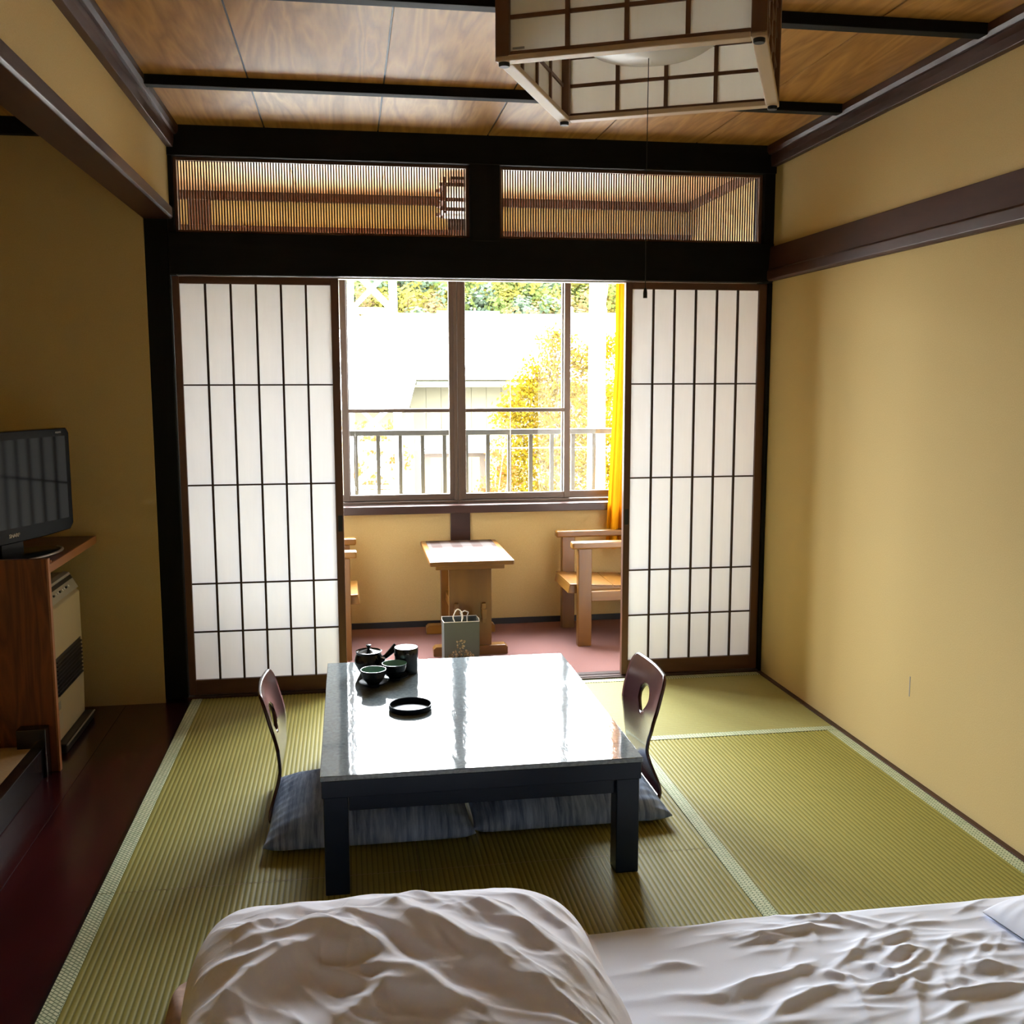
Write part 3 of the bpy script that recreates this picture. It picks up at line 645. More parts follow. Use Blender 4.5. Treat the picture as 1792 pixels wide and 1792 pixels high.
# ------------------------------------------------------------------ pendant lamp
lp = thing('pendant_lamp', 'square paper and wood lattice pendant lamp hanging from the ceiling', 'lamp', (-1.286, -2.385, 0), math.radians(-26))
S = 0.236; ZB = 1.92; ZT = 2.185
for sx in (-1, 1):
    for sy in (-1, 1):
        MB().box(sx * (S - 0.026), sx * S, sy * (S - 0.026), sy * S, ZB, ZT).build('corner_post', LAMPDARK, lp, bev=0.002)
        MB().lathe([(0, 0), (0.009, 0), (0.010, 0.002), (0.010, 0.007), (0, 0.007)], (sx * (S - 0.013), sy * (S - 0.013), ZB - 0.011), 20).build('foot_cap', BLACKRUB, lp, smooth='auto')
for k in range(4):
    a = k * math.pi / 2; r = (0, 0, a)
    for z0, z1, w in ((ZB + 0.006, ZB + 0.013, 0.016), (ZT - 0.02, ZT, 0.016)):
        MB().box(-S + 0.026, S - 0.026, -S + 0.004, -S + w, z0, z1).build('frame_rail', [LAMPDARK], lp, bev=0.002, rot=r)
    MB().box(-S + 0.0, S - 0.026, -S, -S + 0.026, ZB - 0.004, ZB + 0.006).build('bottom_trim', LAMPWOOD, lp, bev=0.002, rot=r)
    for q in (-1, 0, 1):
        x = q * (S - 0.026) / 2; MB().box(x - 0.004, x + 0.004, -S + 0.005, -S + 0.015, ZB + 0.013, ZT - 0.02).build('lattice_bar', LAMPDARK, lp, rot=r)
    for z in (ZB + 0.071, ZB + 0.130, ZB + 0.189): MB().box(-S + 0.026, S - 0.026, -S + 0.006, -S + 0.014, z - 0.0035, z + 0.0035).build('lattice_bar', LAMPDARK, lp, rot=r)
    zs_ = [ZB + 0.013, ZB + 0.071, ZB + 0.130, ZB + 0.189, ZT - 0.02]; xs_ = [-S + 0.026, -(S - 0.026) / 2, 0, (S - 0.026) / 2, S - 0.026]
    for i in range(4):
        for j in range(4):
            MB().add([(xs_[i], -S + 0.010, zs_[j]), (xs_[i + 1], -S + 0.010, zs_[j]), (xs_[i + 1], -S + 0.010, zs_[j + 1]), (xs_[i], -S + 0.010, zs_[j + 1])], [(0, 1, 2, 3)]).build('paper_pane', LAMPPAPER, lp, rot=r)
    if k == 0: MB().box(-S + 0.030, -S + 0.052, -S + 0.0085, -S + 0.0095, ZB + 0.0165, ZB + 0.020).build('maker_label', GREYPRINT, lp, rot=r)
MB().lathe([(0, -0.038), (0.06, -0.035), (0.11, -0.022), (0.145, 0.0), (0.15, 0.02), (0.14, 0.05), (0.0, 0.06)], (0, 0, 2.006), 48).build('diffuser_dome', DIFFUSER, lp, smooth=True)
MB().box(-S + 0.02, S - 0.02, -0.015, 0.015, 2.165, 2.185).box(-0.015, 0.015, -S + 0.02, S - 0.02, 2.165, 2.185).build('cross_brace', LAMPDARK, lp)
MB().tube([(0, 0, 2.10), (0, 0, 2.33)], 0.006, 8).build('hanging_cord', BLACKRUB, lp)
MB().lathe([(0, 0), (0.045, 0), (0.05, 0.012), (0.05, 0.03), (0, 0.03)], (0, 0, 2.33), 28).build('ceiling_rose', DIFFUSER, lp, smooth='auto')
MB().tube([(0, 0, 2.005), (-0.001, 0, 1.75), (0, 0, 1.53)], 0.0008, 6).build('pull_cord', BLACKRUB, lp)
MB().lathe([(0, 0), (0.0042, 0), (0.0042, 0.010), (0.0030, 0.018), (0.001, 0.020)], (0, 0, 1.513), 14).build('pull_knob', BLACKRUB, lp, smooth='auto')

# ------------------------------------------------------------------ bedding
def seg_field(X, Y, lines, wb, wf, amp):
    """soft folds: crest lines with a gentle far slope and a steep near slope"""
    Z = np.zeros_like(X)
    for ln, a_, wb_, wf_ in lines:
        P = np.array(ln); best = np.full(X.shape, 9.0); sgn = np.zeros_like(X); tpos = np.zeros_like(X)
        L = np.concatenate([[0], np.cumsum(np.linalg.norm(np.diff(P, axis=0), axis=1))])
        for i in range(len(P) - 1):
            a = P[i]; d = P[i + 1] - a; l2 = d @ d
            u = np.clip(((X - a[0]) * d[0] + (Y - a[1]) * d[1]) / l2, 0, 1); dx = X - (a[0] + u * d[0]); dy = Y - (a[1] + u * d[1])
            r = np.hypot(dx, dy); m = r < best
            best = np.where(m, r, best); s = d[0] * dy - d[1] * dx; s = s if d[0] > 0 else -s
            sgn = np.where(m, s, sgn); tpos = np.where(m, (L[i] + u * math.sqrt(l2)) / L[-1], tpos)
        w = np.where(sgn > 0, wb_ * wb, wf_ * wf)
        fade = np.clip(np.sin(np.pi * np.clip(tpos * 0.90 + 0.05, 0, 1)), 0, 1) ** 0.6
        Z += amp * a_ * fade * np.exp(-(best / w) ** np.where(sgn > 0, 1.7, 1.35))
    return Z
def smooth_noise(X, Y, n, f0, f1, seed, ang=None, spread=0.5):
    r = np.random.default_rng(seed); Z = np.zeros_like(X)
    for _ in range(n):
        f = r.uniform(f0, f1); a = r.uniform(0, math.pi) if ang is None else ang + r.uniform(-spread, spread)
        Z += np.sin((X * math.cos(a) + Y * math.sin(a)) * f + r.uniform(0, 6.28) + 0.8 * np.sin(X * r.uniform(2, 9) + Y * r.uniform(2, 9))) / n ** 0.5
    return Z
def ease(n, p=2.4):
    t = np.linspace(-1, 1, n); return np.sign(t) * (1 - (1 - np.abs(t)) ** p * 1.0) * 0.5 + t * 0.5
# mattress
nx, ny = 620, 300; ux = ease(nx, 1.7); uy = ease(ny, 1.7); U, V = np.meshgrid(ux, uy, indexing='ij')
mx0, mx1, my0, my1 = -2.19, -0.12, -3.20, -2.195
X = (mx0 + mx1) / 2 + U * (mx1 - mx0) / 2; Y = (my0 + my1) / 2 + V * (my1 - my0) / 2
edge = np.clip(1 - np.abs(U) ** 60, 0, 1) ** 0.5 * np.clip(1 - np.abs(V) ** 30, 0, 1) ** 0.5
Wm = {'a': [(-0.858, -2.257), (-0.797, -2.249), (-0.752, -2.286), (-0.704, -2.327)], 'b': [(-1.031, -2.317), (-0.938, -2.311), (-0.846, -2.299), (-0.785, -2.314)],
      'c': [(-1.143, -2.505), (-1.072, -2.493), (-0.977, -2.467), (-0.897, -2.432)], 'd': [(-1.249, -2.389), (-1.193, -2.392), (-1.152, -2.405)],
      'e': [(-1.077, -2.609), (-1.021, -2.568), (-0.946, -2.536), (-0.887, -2.519)], 'f': [(-0.635, -2.327), (-0.591, -2.318), (-0.521, -2.318)],
      'g': [(-0.723, -2.44), (-0.669, -2.419), (-0.63, -2.425)], 'h': [(-0.764, -2.502), (-0.7, -2.483), (-0.635, -2.434)], 'i': [(-0.657, -2.547), (-0.61, -2.546), (-0.579, -2.569)],
      'j': [(-0.798, -2.458), (-0.776, -2.471), (-0.747, -2.523)], 'k': [(-0.986, -2.526), (-0.94, -2.524)], 'l': [(-1.04, -2.222), (-0.926, -2.222), (-0.799, -2.225)],
      'm': [(-0.742, -2.386), (-0.675, -2.376), (-0.629, -2.361)], 'n': [(-0.688, -2.596), (-0.589, -2.586), (-0.505, -2.581)], 'o': [(-0.574, -2.434), (-0.49, -2.437), (-0.405, -2.441)], 'p': [(-0.898, -2.471), (-0.858, -2.496)]}
ml = [(v, 1.5 if k in 'abceghj' else 0.8, 1.0, 1.0) for k, v in Wm.items()]
rr = np.random.default_rng(11)
for _ in range(115):
    cx_, cy_ = rr.normal(-0.66, 0.26), rr.uniform(-2.95, -2.23); a = rr.normal(0.15, 0.45); l = rr.uniform(0.04, 0.10)
    pts = [(cx_ - l * math.cos(a), cy_ - l * math.sin(a) + rr.uniform(-.01, .01)), (cx_, cy_), (cx_ + l * math.cos(a), cy_ + l * math.sin(a) + rr.uniform(-.015, .015))]
    ml.append((pts, rr.uniform(0.3, 0.85), rr.uniform(0.6, 1.3), rr.uniform(0.6, 1.2)))
for _ in range(60):
    cx_, cy_ = rr.uniform(-1.36, -0.2), rr.uniform(-2.7, -2.23); a = rr.normal(0.05, 0.12); l = rr.uniform(0.06, 0.16)
    ml.append(([(cx_ - l, cy_ - l * a), (cx_, cy_ + rr.uniform(-.006, .006)), (cx_ + l, cy_ + l * a)], rr.uniform(0.15, 0.4), 1.2, 1.0))
Z = 0.086 * edge + (seg_field(X, Y, ml, 0.0145, 0.0105, 0.0086) + 0.0012 * smooth_noise(X, Y, 10, 8, 40, 5)) * np.clip(edge * 1.6 - 0.6, 0, 1)
o = gridmesh(X, Y, Z).build('futon_mattress', SHEETWHITE, None, smooth=True); tag(o, 'white sheeted futon mattress laid on the tatami, creased in the middle', 'mattress')
# duvet
nx, ny = 420, 420; U, V = np.meshgrid(ease(nx, 2.2), ease(ny, 2.2), indexing='ij')
dx0, dx1, dy0, dy1 = -2.215, -1.352, -3.25, -2.215
skew = 1 + 0.0 * V
X = (dx0 + dx1) / 2 + U * (dx1 - dx0) / 2; Y = (dy0 + dy1) / 2 + V * (dy1 - dy0) / 2
X = X + 0.012 * np.clip(V - 0.7, 0, 1) * (U < 0) * np.abs(U) - 0.03 * np.clip(V - 0.6, 0, 1) * (U > 0) * np.abs(U) + 0.01 * np.sin(9 * V) * np.abs(U) ** 3
Y = Y - 0.015 * np.abs(U) ** 3 * (V > 0) * V + 0.006 * np.sin(7 * U + 1) * np.abs(V) ** 3
edge = np.clip(1 - np.abs(U) ** np.where(U > 0, 7.0, 26.0), 0, 1) ** 0.55 * np.clip(1 - np.abs(V) ** 9, 0, 1) ** 0.55
C = {'a': ([(-1.954, -2.381), (-1.892, -2.38), (-1.831, -2.452), (-1.775, -2.548), (-1.694, -2.623), (-1.623, -2.701), (-1.547, -2.791)], 1.35, 1.7, 1.4),
     'b': ([(-1.776, -2.394), (-1.715, -2.43), (-1.644, -2.493), (-1.58, -2.579), (-1.521, -2.66), (-1.469, -2.75)], 1.0, 1.2, 1.1),
     'c': ([(-2.06, -2.42), (-1.995, -2.41), (-1.922, -2.481), (-1.848, -2.54), (-1.779, -2.609), (-1.715, -2.687)], 0.8, 0.9, 0.9),
     'd': ([(-2.157, -2.438), (-2.101, -2.504), (-2.031, -2.478), (-1.97, -2.525), (-1.892, -2.556)], 0.65, 0.8, 0.8),
     'e': ([(-2.111, -2.547), (-2.055, -2.543), (-1.969, -2.552), (-1.902, -2.576), (-1.828, -2.644), (-1.763, -2.718)], 1.0, 0.9, 1.3),
     'f': ([(-2.13, -2.76), (-2.109, -2.722), (-2.063, -2.669), (-2.012, -2.63), (-1.949, -2.60), (-1.893, -2.616)], 1.0, 1.0, 1.1),
     'g': ([(-1.902, -2.672), (-1.843, -2.682), (-1.786, -2.722), (-1.736, -2.768)], 0.7, 0.7, 0.9),
     'h': ([(-1.628, -2.369), (-1.532, -2.45), (-1.471, -2.54), (-1.446, -2.655)], 0.55, 0.7, 0.6),
     'i': ([(-1.592, -2.306), (-1.492, -2.38), (-1.433, -2.466), (-1.429, -2.585)], 0.45, 0.6, 0.6),
     'k': ([(-2.17, -2.36), (-2.10, -2.40), (-2.03, -2.385), (-1.95, -2.33)], 0.45, 0.9, 0.7),
     'm': ([(-2.15, -2.60), (-2.08, -2.615), (-2.00, -2.60)], 0.5, 0.6, 0.7),
     'n': ([(-1.90, -2.31), (-1.82, -2.345), (-1.75, -2.42), (-1.69, -2.52)], 0.5, 0.6, 0.6),
     'j': ([(-1.893, -2.785), (-1.831, -2.737), (-1.767, -2.763), (-1.681, -2.791)], 0.6, 0.8, 0.8)}
dl = list(C.values())
for _ in range(110):
    cx_, cy_ = rr.uniform(-2.15, -1.40), rr.uniform(-2.85, -2.27); a = rr.normal(-0.75, 0.25); l = rr.uniform(0.05, 0.13)
    dl.append(([(cx_ - l * math.cos(a), cy_ - l * math.sin(a)), (cx_ + rr.uniform(-.01, .01), cy_ + rr.uniform(-.01, .01)), (cx_ + l * math.cos(a), cy_ + l * math.sin(a))], rr.uniform(0.03, 0.12), rr.uniform(0.18, 0.45), rr.uniform(0.18, 0.4)))
top = 0.278 + 0.022 * np.clip((-2.25 - Y) / 0.25, 0, 1) - 0.05 * np.clip((X + 1.62) / 0.27, 0, 1) ** 2 - 0.050 * np.clip((-2.06 - X) / 0.15, 0, 1) ** 2
Z = top * edge + seg_field(X, Y, dl, 0.040, 0.030, 0.038) * (0.25 + 0.75 * np.clip((-2.36 - Y) / 0.14, 0, 1)) * np.clip(edge * 1.5 - 0.5, 0, 1) + 0.0025 * smooth_noise(X, Y, 12, 10, 60, 9, -0.8, 0.8) * edge
Z = np.where(X > -2.17, np.maximum(Z, 0.089 - 0.0), Z)
Z = np.maximum(Z, 0.001)
o = gridmesh(X, Y, Z).build('duvet', BEDWHITE, None, smooth=True); tag(o, 'thick folded off-white duvet heaped on the left end of the futon', 'duvet')
# pillow
n = 60; u = np.sin(np.linspace(-math.pi / 2, math.pi / 2, n)); U, V = np.meshgrid(u, u, indexing='ij')
prof = np.clip(1 - np.abs(U) ** 3, 0, 1) ** 0.5 * np.clip(1 - np.abs(V) ** 3, 0, 1) ** 0.5
X = U * 0.16; Y = V * 0.24
Zt = 0.015 + 0.075 * prof + 0.004 * np.sin(40 * V + 6 * U) * prof * (np.abs(U)) ; Zb = 0.012 * (1 - prof)
b = gridmesh(X, Y, Zt); c = gridmesh(X, Y, np.minimum(Zb, Zt - 0.001)); k = len(b.v); b.v += c.v; b.f += [tuple(i + k for i in f[::-1]) for f in c.f]; b.m = [0] * len(b.f)
o = b.build('pillow', SHEETWHITE, None, smooth=True, loc=(-0.222, -2.525, 0.084), rot=(0, 0, math.radians(8))); tag(o, 'white cotton pillow at the right end of the futon', 'pillow')
# floral quilt under the duvet
nx = 70; U, V = np.meshgrid(np.linspace(-1, 1, nx), np.linspace(-1, 1, nx), indexing='ij')
X = -2.235 + U * 0.045; Y = -2.60 + V * 0.42
Z = 0.002 + 0.066 * np.clip(1 - np.abs(U) ** 4, 0, 1) ** 0.5 * np.clip(1 - np.abs(V) ** 8, 0, 1) ** 0.5 * (1 + 0.12 * np.sin(14 * V + 3 * U))
o = gridmesh(X, Y, Z).build('floral_quilt', FLORAL, None, smooth=True); tag(o, 'faded pink floral quilt edge peeping out left of the duvet', 'quilt')

# ------------------------------------------------------------------ left corner: stand, television, heater, raised alcove floor
t = thing('television_stand', 'cherry veneer television stand with open shelf over the heater', 'stand', (-3.2, -0.42, 0))
box('side_panel', CABWOOD, t, -0.28, 0.296, -0.327, -0.305, -0.006, 0.748, 0.001)
box('edge_band', CABEDGE, t, 0.296, 0.303, -0.328, -0.304, -0.006, 0.749, 0.001)
box('shelf', wood('dark_cherry_top', (0.07, 0.018, 0.008), (0.11, 0.03, 0.012), 'y', 1, 0.35), t, -0.28, 0.285, -0.305, 0.395, 0.690, 0.720, 0.001)
box('front_edge_band', CABEDGE, t, 0.285, 0.293, -0.304, 0.395, 0.690, 0.7205, 0.001)
box('side_panel', CABWOOD, t, -0.28, -0.262, -0.305, 0.395, -0.006, 0.690, 0.001)
MB().tube([(0.292, -0.298, 0.735), (0.305, -0.298, 0.735)], 0.005, 10).build('shelf_peg', CABEDGE, t, smooth='auto')
tvx = thing('television', 'black flat television angled on the cherry stand in the corner', 'television', (-3.084, -0.524, 0.7205), math.radians(68.5))
W, HB, HT = 0.338, 0.052, 0.452
poly = [(-W + 0.02, HB + 0.008), (-W * 0.5, HB + 0.001), (0, HB), (W * 0.5, HB + 0.001), (W - 0.02, HB + 0.008), (W, HB + 0.03), (W, HT - 0.02), (W - 0.015, HT), (-W + 0.015, HT), (-W, HT - 0.02), (-W, HB + 0.03)]
MB().prism(poly, 'y', -0.02, 0.03).build('casing', PLASTICBLACK, tvx, bev=0.004); tvc = COL.objects[-1]
box('screen', SCREEN, tvc, -W + 0.028, W - 0.028, -0.0212, -0.0195, HB + 0.055, HT - 0.03)
box('back_housing', PLASTICBLACK, tvx, -W * 0.75, W * 0.75, 0.03, 0.075, HB + 0.06, HT - 0.06, 0.01)
MB().box(-0.06, 0.06, -0.01, 0.03, 0.01, HB + 0.02).build('neck', PLASTICBLACK, tvx, bev=0.004)
b = MB(); b.lathe([(0, 0), (1, 0), (1, 0.6), (0.92, 1), (0, 1.2)], n=48); b.v = [(x * 0.215, y * 0.105 - 0.02, z * 0.012) for x, y, z in b.v]; tvf = b.build('foot', PLASTICBLACK, tvx, smooth='auto')
b = MB().tube([(0.217 * math.cos(a), 0.107 * math.sin(a) - 0.02, 0.006) for a in np.linspace(-2.9, -0.1, 24)], 0.0055, 8); b.build('silver_foot_trim', SILVER, tvf, smooth=True)
text('maker_name', 'SHARP', 0.019, WHITEPRINT, tvc, (0.0, -0.0208, HB + 0.028), (math.pi / 2, 0, 0))
text('series_name', 'AQUOS', 0.0095, SILVER, tvc, (W - 0.065, -0.0208, HT - 0.016), (math.pi / 2, 0, 0))
h = thing('fan_heater', 'cream enamel fan heater with dark grille under the television stand', 'heater', (-2.95, -0.37, 0))
MB().prism([(-0.22, 0.03), (0.0, 0.03), (0.004, 0.20), (0.004, 0.525), (-0.02, 0.545), (-0.055, 0.600), (-0.22, 0.600)], 'y', -0.193, 0.193).build('casing', HEATBEIGE, h, bev=0.004)
MB().prism([(0.002, 0.540), (-0.018, 0.553), (-0.050, 0.604), (-0.030, 0.600)], 'y', -0.19, 0.19).build('control_panel', HEATGREY, h, bev=0.001); cpan = COL.objects[-1]
a = math.atan2(0.051, -0.032)
def onpanel(y, s, w, d, name, m):   # small raised pieces on the sloping panel
    ct, st_ = math.cos(a), math.sin(a); p0 = (-0.004 + ct * s, 0.553 + st_ * s); nx_, nz_ = 0.846, 0.533
    q = [(p0[0], p0[1]), (p0[0] + ct * d, p0[1] + st_ * d), (p0[0] + ct * d + nx_ * 0.004, p0[1] + st_ * d + nz_ * 0.004), (p0[0] + nx_ * 0.004, p0[1] + nz_ * 0.004)]
    MB().prism(q, 'y', y - w / 2, y + w / 2).build(name, m, cpan)
onpanel(0.0, 0.028, 0.36, 0.016, 'display_strip', HEATDARK)
for k in range(8): onpanel(-0.11 + k * 0.028, 0.008, 0.011, 0.008, 'button', HEATDARK if k % 3 == 0 else WHITEPRINT)
grl = box('grille_recess', HEATDARK, h, 0.002, 0.0055, -0.183, 0.165, 0.200, 0.345)
for k in range(9): MB().prism([(0.004, 0.206 + k * 0.0155), (0.012, 0.203 + k * 0.0155), (0.012, 0.206 + k * 0.0155), (0.004, 0.210 + k * 0.0155)], 'y', -0.182, 0.164).build('louvre', HEATDARK, grl)
box('rating_label', GREYPRINT, h, 0.0035, 0.0048, -0.18, -0.15, 0.15, 0.18); box('instruction_label', mat('label_paper', (0.5, 0.46, 0.36), 0.6), h, 0.0025, 0.0042, -0.18, -0.13, 0.07, 0.13)
tray_ = box('base_tray', HEATDARK, h, -0.22, 0.030, -0.2, 0.215, -0.006, 0.028, 0.006); MB().tube([(0.031, -0.2, 0.024), (0.031, 0.215, 0.024)], 0.003, 8).build('tray_edge', SILVER, tray_)
p_ = struct('trim_5')
box('raised_floor_core', CONCRETE, p_, -3.5, -2.975, -3.3, -0.775, -0.006, 0.092)
box('lacquered_edge', LACQEDGE, p_, -2.975, -2.935, -3.3, -0.80, -0.006, 0.100, 0.003)
box('straw_mat', MATSTRAW, p_, -3.5, -2.976, -3.3, -0.775, 0.092, 0.099)
box('edge_end_block', LACQEDGE, p_, -3.02, -2.925, -0.80, -0.749, -0.006, 0.166, 0.003)

# ------------------------------------------------------------------ sunroom furniture
t = thing('side_table', 'small pine trestle table with checked top below the sunroom window', 'table', (-1.30, 0.745, 0))
ttop = box('tabletop', PINE_X, t, -0.205, 0.205, -0.325, 0.325, 0.464, 0.488, 0.006)
box("checked_inlay", plaid_wood_mat(), ttop, -0.178, 0.178, -0.315, 0.315, 0.4875, 0.4895)
box('top_bearer', PINE_X, t, -0.17, 0.17, -0.235, -0.185, 0.43, 0.464, 0.003); box('top_bearer', PINE_X, t, -0.17, 0.17, 0.215, 0.265, 0.43, 0.464, 0.003)
for y in (-0.21, 0.24):
    box('leg_panel', PINE, t, -0.105, 0.105, y - 0.02, y + 0.02, 0.045, 0.43, 0.002)
    MB().prism([(-0.185, 0), (0.185, 0), (0.185, 0.035), (0.172, 0.047), (-0.172, 0.047), (-0.185, 0.035)], 'y', y - 0.03, y + 0.03).build('foot', PINE_X, t, bev=0.002)
for x in (-0.07, 0.065):
    box('stretcher', PINE_Y, t, x - 0.012, x + 0.012, -0.262, 0.29, 0.185, 0.235, 0.002)
    MB().prism([(x - 0.009, 0.165), (x + 0.006, 0.165), (x + 0.009, 0.262), (x - 0.009, 0.262)], 'y', -0.255, -0.232).build('tenon_wedge', PINE, t, bev=0.001)
def armchair(label, loc, flip):
    t = thing('armchair', label, 'chair', loc, math.pi if flip else 0, 'pine armchairs in the sunroom')
    # local: faces -x, origin under the front edge, between the legs
    for y in (-0.2, 0.2):
        box('front_leg', PINE, t, 0.043, 0.113, y - 0.022, y + 0.022, 0, 0.503, 0.003)
        MB().prism([(0.46, 0), (0.53, 0), (0.50, 0.25), (0.58, 0.80), (0.53, 0.80), (0.44, 0.25)], 'y', y - 0.022, y + 0.022).build('rear_leg', PINE, t, bev=0.003)
        box('armrest', PINE_X, t, 0.010, 0.565, y - 0.030, y + 0.030, 0.503, 0.538, 0.008)
        box('seat_rail', PINE_X, t, 0.113, 0.47, y - 0.016, y + 0.016, 0.232, 0.282, 0.002)
    MB().prism([(0.0, 0.268), (0.008, 0.31), (0.47, 0.285), (0.47, 0.262)], 'y', -0.176, 0.176).build('seat_front', PINE_Y, t, bev=0.003)
    for k in range(4):
        x0, x1 = 0.008 + k * 0.115, 0.008 + k * 0.115 + 0.112
        MB().prism([(x0, 0.3105 - k * 0.0062), (x1, 0.3105 - (k + 1) * 0.0062), (x1, 0.318 - (k + 1) * 0.0062), (x0, 0.318 - k * 0.0062)], 'y', -0.178, 0.178).build('seat_board', PINE_Y, t, bev=0.002)
    for k in range(3):
        z = 0.42 + k * 0.13; x = 0.463 + (z - 0.25) * 0.155
        MB().prism([(x, z), (x + 0.018, z), (x + 0.032, z + 0.09), (x + 0.014, z + 0.09)], 'y', -0.178, 0.178).build('back_slat', PINE_Y, t, bev=0.002)
    return t
armchair('honey pine armchair by the yellow curtain, right of the side table', (-0.785, 0.80, 0), False)
armchair('honey pine armchair mostly hidden behind the left paper screen', (-1.838, 0.72, 0), True)
bag = thing('paper_bag', 'slate grey paper carrier bag with white cord handles by side table', 'bag', (-1.364, 0.39, 0))
b = MB(); w, d, hh = 0.084, 0.062, 0.213
q = [(-w, -d), (w, -d), (w + 0.005, 0), (w, d), (-w, d), (-w - 0.005, 0)]
b.add([(x, y, 0.002) for x, y in q] + [(x, y, hh) for x, y in q], [(0, 1, 7, 6), (1, 2, 8, 7), (2, 3, 9, 8), (3, 4, 10, 9), (4, 5, 11, 10), (5, 0, 6, 11), (5, 4, 3, 2, 1, 0)])
o = b.build('bag_body', BAGGREY, bag); so = o.modifiers.new('thick', 'SOLIDIFY'); so.thickness = 0.002; so.offset = 0
box('dark_lining', BLACKRUB, bag, -w + 0.003, w - 0.003, -d + 0.004, d - 0.004, 0.004, 0.17)
b = MB(); b.tube([(-w, -d, hh), (w, -d, hh), (w + 0.005, 0, hh), (w, d, hh), (-w, d, hh), (-w - 0.005, 0, hh), (-w, -d, hh)], 0.0016, 5, cap=False); b.build('folded_rim', ROPEWHITE, bag)
def loop(x0, x1, y, ztop, lean): return [(x0, y, hh - 0.03), (x0, y, hh), (x0 - 0.006, y + lean * .3, hh + 0.02), (x0 + 0.004, y + lean * .7, hh + ztop * .8), ((x0 + x1) / 2, y + lean, hh + ztop), (x1 - 0.001, y + lean * .7, hh + ztop * .8), (x1 + 0.006, y + lean * .3, hh + 0.02), (x1, y, hh), (x1, y, hh - 0.03)]
P3 = catmull(loop(-0.034, 0.0, -0.055, 0.058, 0.01), 0.004); MB().tube(P3, 0.0028, 8).build('cord_handle', ROPEWHITE, bag, smooth=True)
P3 = catmull(loop(0.012, 0.038, 0.05, 0.030, -0.01), 0.004); MB().tube(P3, 0.0028, 8).build('cord_handle', ROPEWHITE, bag, smooth=True)
b = MB(); rb = np.random.default_rng(3)
for k in range(190):   # flat print of dried flowers on the front of the bag
    r = rb.uniform() ** 0.7; a_ = rb.uniform(0.15, math.pi - 0.15); cx_ = -0.005 + 0.066 * r * math.cos(a_) ; cz_ = 0.025 + (0.10 if abs(math.cos(a_)) < 0.35 else 0.055) * r * math.sin(a_)
    s_ = rb.uniform(0.0022, 0.0052); th = rb.uniform(0, 6.28); b.mi = 0 if rb.uniform() < 0.65 else 1
    b.add([(cx_ + s_ * math.cos(th + j * 1.2566) * rb.uniform(.6, 1.1), -d - 0.0016, cz_ + s_ * math.sin(th + j * 1.2566)) for j in range(5)], [(0, 1, 2, 3, 4)])
o = b.build('flower_print', [CREAMFLOWER, TANFLOWER], bag); o['kind'] = 'stuff'
# curtain
cu = thing('curtain', 'yellow curtain hanging bunched at the right of the sunroom window', 'curtain', (-0.24, 1.02, 0))
n = 150; m = 40; tt = np.linspace(0, 1, n); zz = np.linspace(0, 1, m); T, Zq = np.meshgrid(tt, zz, indexing='ij')
left = -0.205 - 0.045 * np.clip(1 - Zq * 1.5, 0, 1) ** 1.2; right = 0.195
X = left + (right - left) * T + 0.008 * np.sin(2 * math.pi * 9 * T * 1.0) ; Yc = 0.036 * np.sin(2 * math.pi * 7.5 * T + 0.5 * np.sin(3 * Zq)) * (0.8 + 0.3 * np.sin(4 * T)) ; Zc = 0.43 + 1.57 * Zq
o = gridmesh(X, Yc, Zc).build('cloth', YELLOWCLOTH, cu, smooth=True)
MB().tube([(-0.30, 0, 2.012), (0.235, 0, 2.012)], 0.010, 10).build('curtain_rail', ALU, cu)
MB().box(-0.02, 0.0, 0.0, 0.1, 2.02, 2.035).build('rail_bracket', ALU, cu)
# lantern in the sunroom
ln = thing('hanging_lantern', 'small brown wood lantern with white paper panes hanging in the sunroom', 'lantern', (-1.325, 0.62, 2.128))
for sx in (-1, 1):
    for sy in (-1, 1): MB().box(sx * 0.072, sx * 0.086, sy * 0.072, sy * 0.086, 0.0, 0.165).build('corner_post', SUNBEAM, ln)
for z in (0.018, 0.062, 0.130):
    for k in range(4): MB().box(-0.105, 0.105, -0.092, -0.080, z - 0.008, z + 0.008).build('frame_rail', SUNBEAM, ln, rot=(0, 0, k * math.pi / 2))
for k in range(4):
    for z0, z1 in ((0.0, 0.055), (0.07, 0.122)): MB().add([(-0.07, -0.076, z0), (0.07, -0.076, z0), (0.07, -0.076, z1), (-0.07, -0.076, z1)], [(0, 1, 2, 3)]).build('paper_pane', LAMPPAPER, ln, rot=(0, 0, k * math.pi / 2))
MB().box(-0.05, 0.05, -0.05, 0.05, 0.16, 0.174).build('ceiling_plate', SUNBEAM, ln)

# ------------------------------------------------------------------ balcony rail
r = thing('balcony_railing', 'dark steel balcony railing with upright bars outside the window', 'railing', (-1.30, 1.75, 0))
box('handrail', GALV, r, -1.7, 1.9, -0.03, 0.03, 1.022, 1.054, 0.003)
box('bottom_rail', GALV, r, -1.7, 1.9, -0.012, 0.012, 0.36, 0.385, 0.002)
me = MB().box(-0.0115, 0.0115, -0.009, 0.009, 0.385, 1.022).mesh('baluster', GALV)
for k in range(26): link('baluster', me, r, loc=(-1.588 + 0.1318 * k, 0, 0))
for x in (-1.69, 1.88): box('corner_post', GALV, r, x - 0.02, x + 0.02, -0.02, 0.02, 0.2, 1.022)
bl = struct('trim_6'); box('balcony_slab', CONCRETE, bl, -3.1, 0.75, 1.285, 1.82, 0.08, 0.20)

